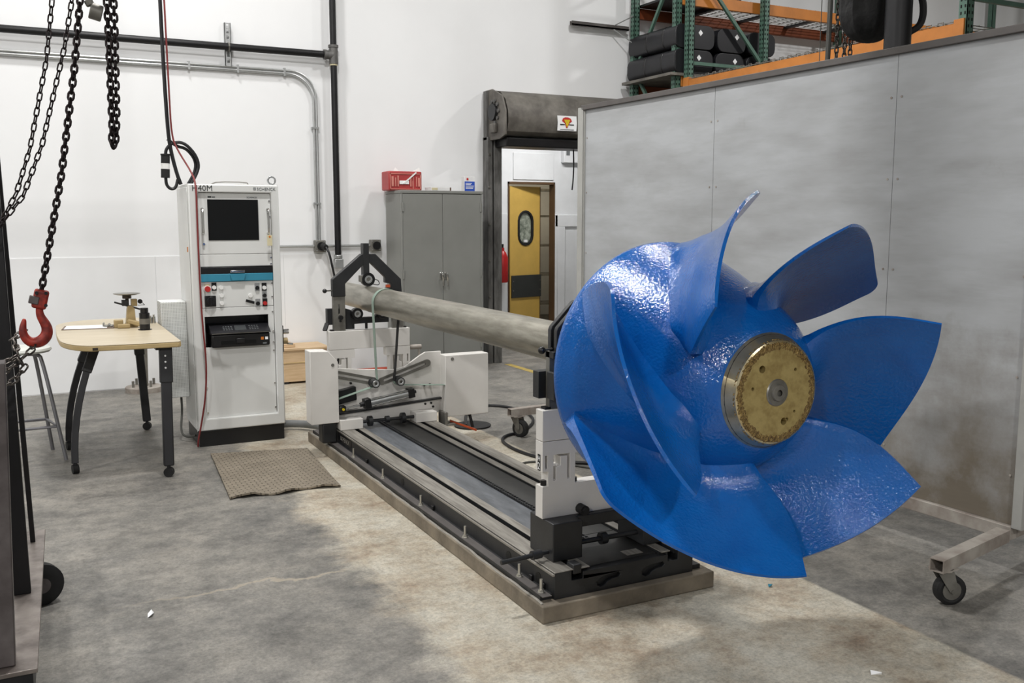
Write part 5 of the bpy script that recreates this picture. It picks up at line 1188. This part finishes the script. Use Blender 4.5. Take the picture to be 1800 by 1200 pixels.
# chains behind the partition
bc = thing('hoist_chains', 'three bright hoist chains and a hose hanging by the black bag', 'chain', (4.75, 4.95, 2.6))
bl_ = link_mesh('bright_link', .036, .024, .0055, 'chain_bright')
chain(bc, bl_, [(5.04, 4.95, 3.5), (5.04, 4.95, 2.3)], .036, .4)
chain(bc, bl_, [(5.12, 4.95, 3.5), (5.11, 4.95, 2.3)], .036, .4)
chain(bc, bl_, [(5.18, 4.96, 2.95), (5.176, 4.96, 2.3)], .036, .4)
MB().tube([(4.965, 4.95, 3.6), (4.967, 4.95, 2.9), (4.95, 4.95, 2.3)], .017, 8, smooth=1).build('hose', 'cable_grey', bc)
MB().tube([(4.89, 4.95, 3.6), (4.885, 4.95, 2.3)], .003, 5).build('pull_wire', 'cable_grey', bc)

# ================================================================== GANTRY LEG in the near left corner
gl = thing('gantry_leg', 'steel gantry crane leg on a wheeled base at the left edge', 'gantry crane', (-.1, 3.9, 0))
def quadbox(p, z0, z1): n = len(p); return MB().add([(a, b, z0) for a, b in p] + [(a, b, z1) for a, b in p], [tuple(range(n))[::-1], tuple(range(n, 2 * n))] + [(i, (i + 1) % n, n + (i + 1) % n, n + i) for i in range(n)])
quadbox([(-.046, 3.188), (.002, 4.68), (-.36, 4.68), (-.40, 3.188)], .185, .20).build('base_plate', 'gantry_plate', gl, bev=.002)
quadbox([(-.06, 3.20), (-.014, 4.67), (-.35, 4.67), (-.39, 3.20)], .09, .185).build('base_channel', 'gantry_black', gl)
def leanbar(b0, b1, t0, t1, y0, y1, z0, z1): return MB().add([(b0, y0, z0), (b1, y0, z0), (b1, y1, z0), (b0, y1, z0), (t0, y0, z1), (t1, y0, z1), (t1, y1, z1), (t0, y1, z1)], [(0, 3, 2, 1), (4, 5, 6, 7), (0, 1, 5, 4), (1, 2, 6, 5), (2, 3, 7, 6), (3, 0, 4, 7)])
leanbar(-.118, -.060, -.118, -.088, 3.87, 3.94, .2, 3.12).build('flat_leg', 'gantry_black', gl, bev=.003)
leanbar(-.33, -.107, -.32, -.078, 3.235, 3.33, .2, 1.165).build('box_leg', 'gantry_grey', gl, bev=.004)
MB().bar((-.05, 4.53, .2), (-.10, 3.95, 2.9), .02, .05, up=(0, 1, 0)).build('brace', 'gantry_black', gl, bev=.002)
MB().box(-3.2, .5, 3.66, 3.96, 3.12, 3.14).box(-3.2, .5, 3.80, 3.82, 3.14, 3.28).box(-3.2, .5, 3.70, 3.92, 3.28, 3.30).build('cross_beam', 'gantry_black', gl)
gw = MB().lathe([(-.03, .02), (-.03, .06), (-.022, .088), (.022, .088), (.03, .06), (.03, .02)], (-.03, 4.27, .088), (.3, -1, 0), 28, True, True).build('wheel', 'black_rubber', gl)
MB().lathe([(-.032, 0), (-.032, .032), (.032, .032), (.032, 0)], (-.03, 4.27, .088), (.3, -1, 0), 20).build('wheel_hub', 'gantry_grey', gw)
gw2 = MB().lathe([(-.03, .02), (-.03, .06), (-.022, .088), (.022, .088), (.03, .06), (.03, .02)], (-.22, 3.45, .088), (1, 0, 0), 28, True, True).build('wheel', 'black_rubber', gl)

# ================================================================== hoist-shaped blocker added above the view to cast a shadow band on the partition
eh = thing('shadow_blocker', 'unseen blocker added high above the shaft to shade the partition', 'blocker', (2.48, 4.10, 3.5))
MB().cyl((2.48, 4.10, 3.62), (2.48, 4.10, 4.45), .14, seg=20).build('body', 'gantry_black', eh)
MB().box(2.42, 2.54, 4.02, 4.18, 4.45, 4.6).build('blocker_cap', 'hook_red', eh, bev=.01)
MB().cyl((2.48, 4.10, 4.6), (2.48, 4.10, 6.4), .02, seg=10).build('blocker_rod', 'gantry_black', eh)
MB().cyl((2.48, 4.10, 3.5), (2.48, 4.10, 3.62), .03, seg=12).build('blocker_tip', 'hook_red', eh)
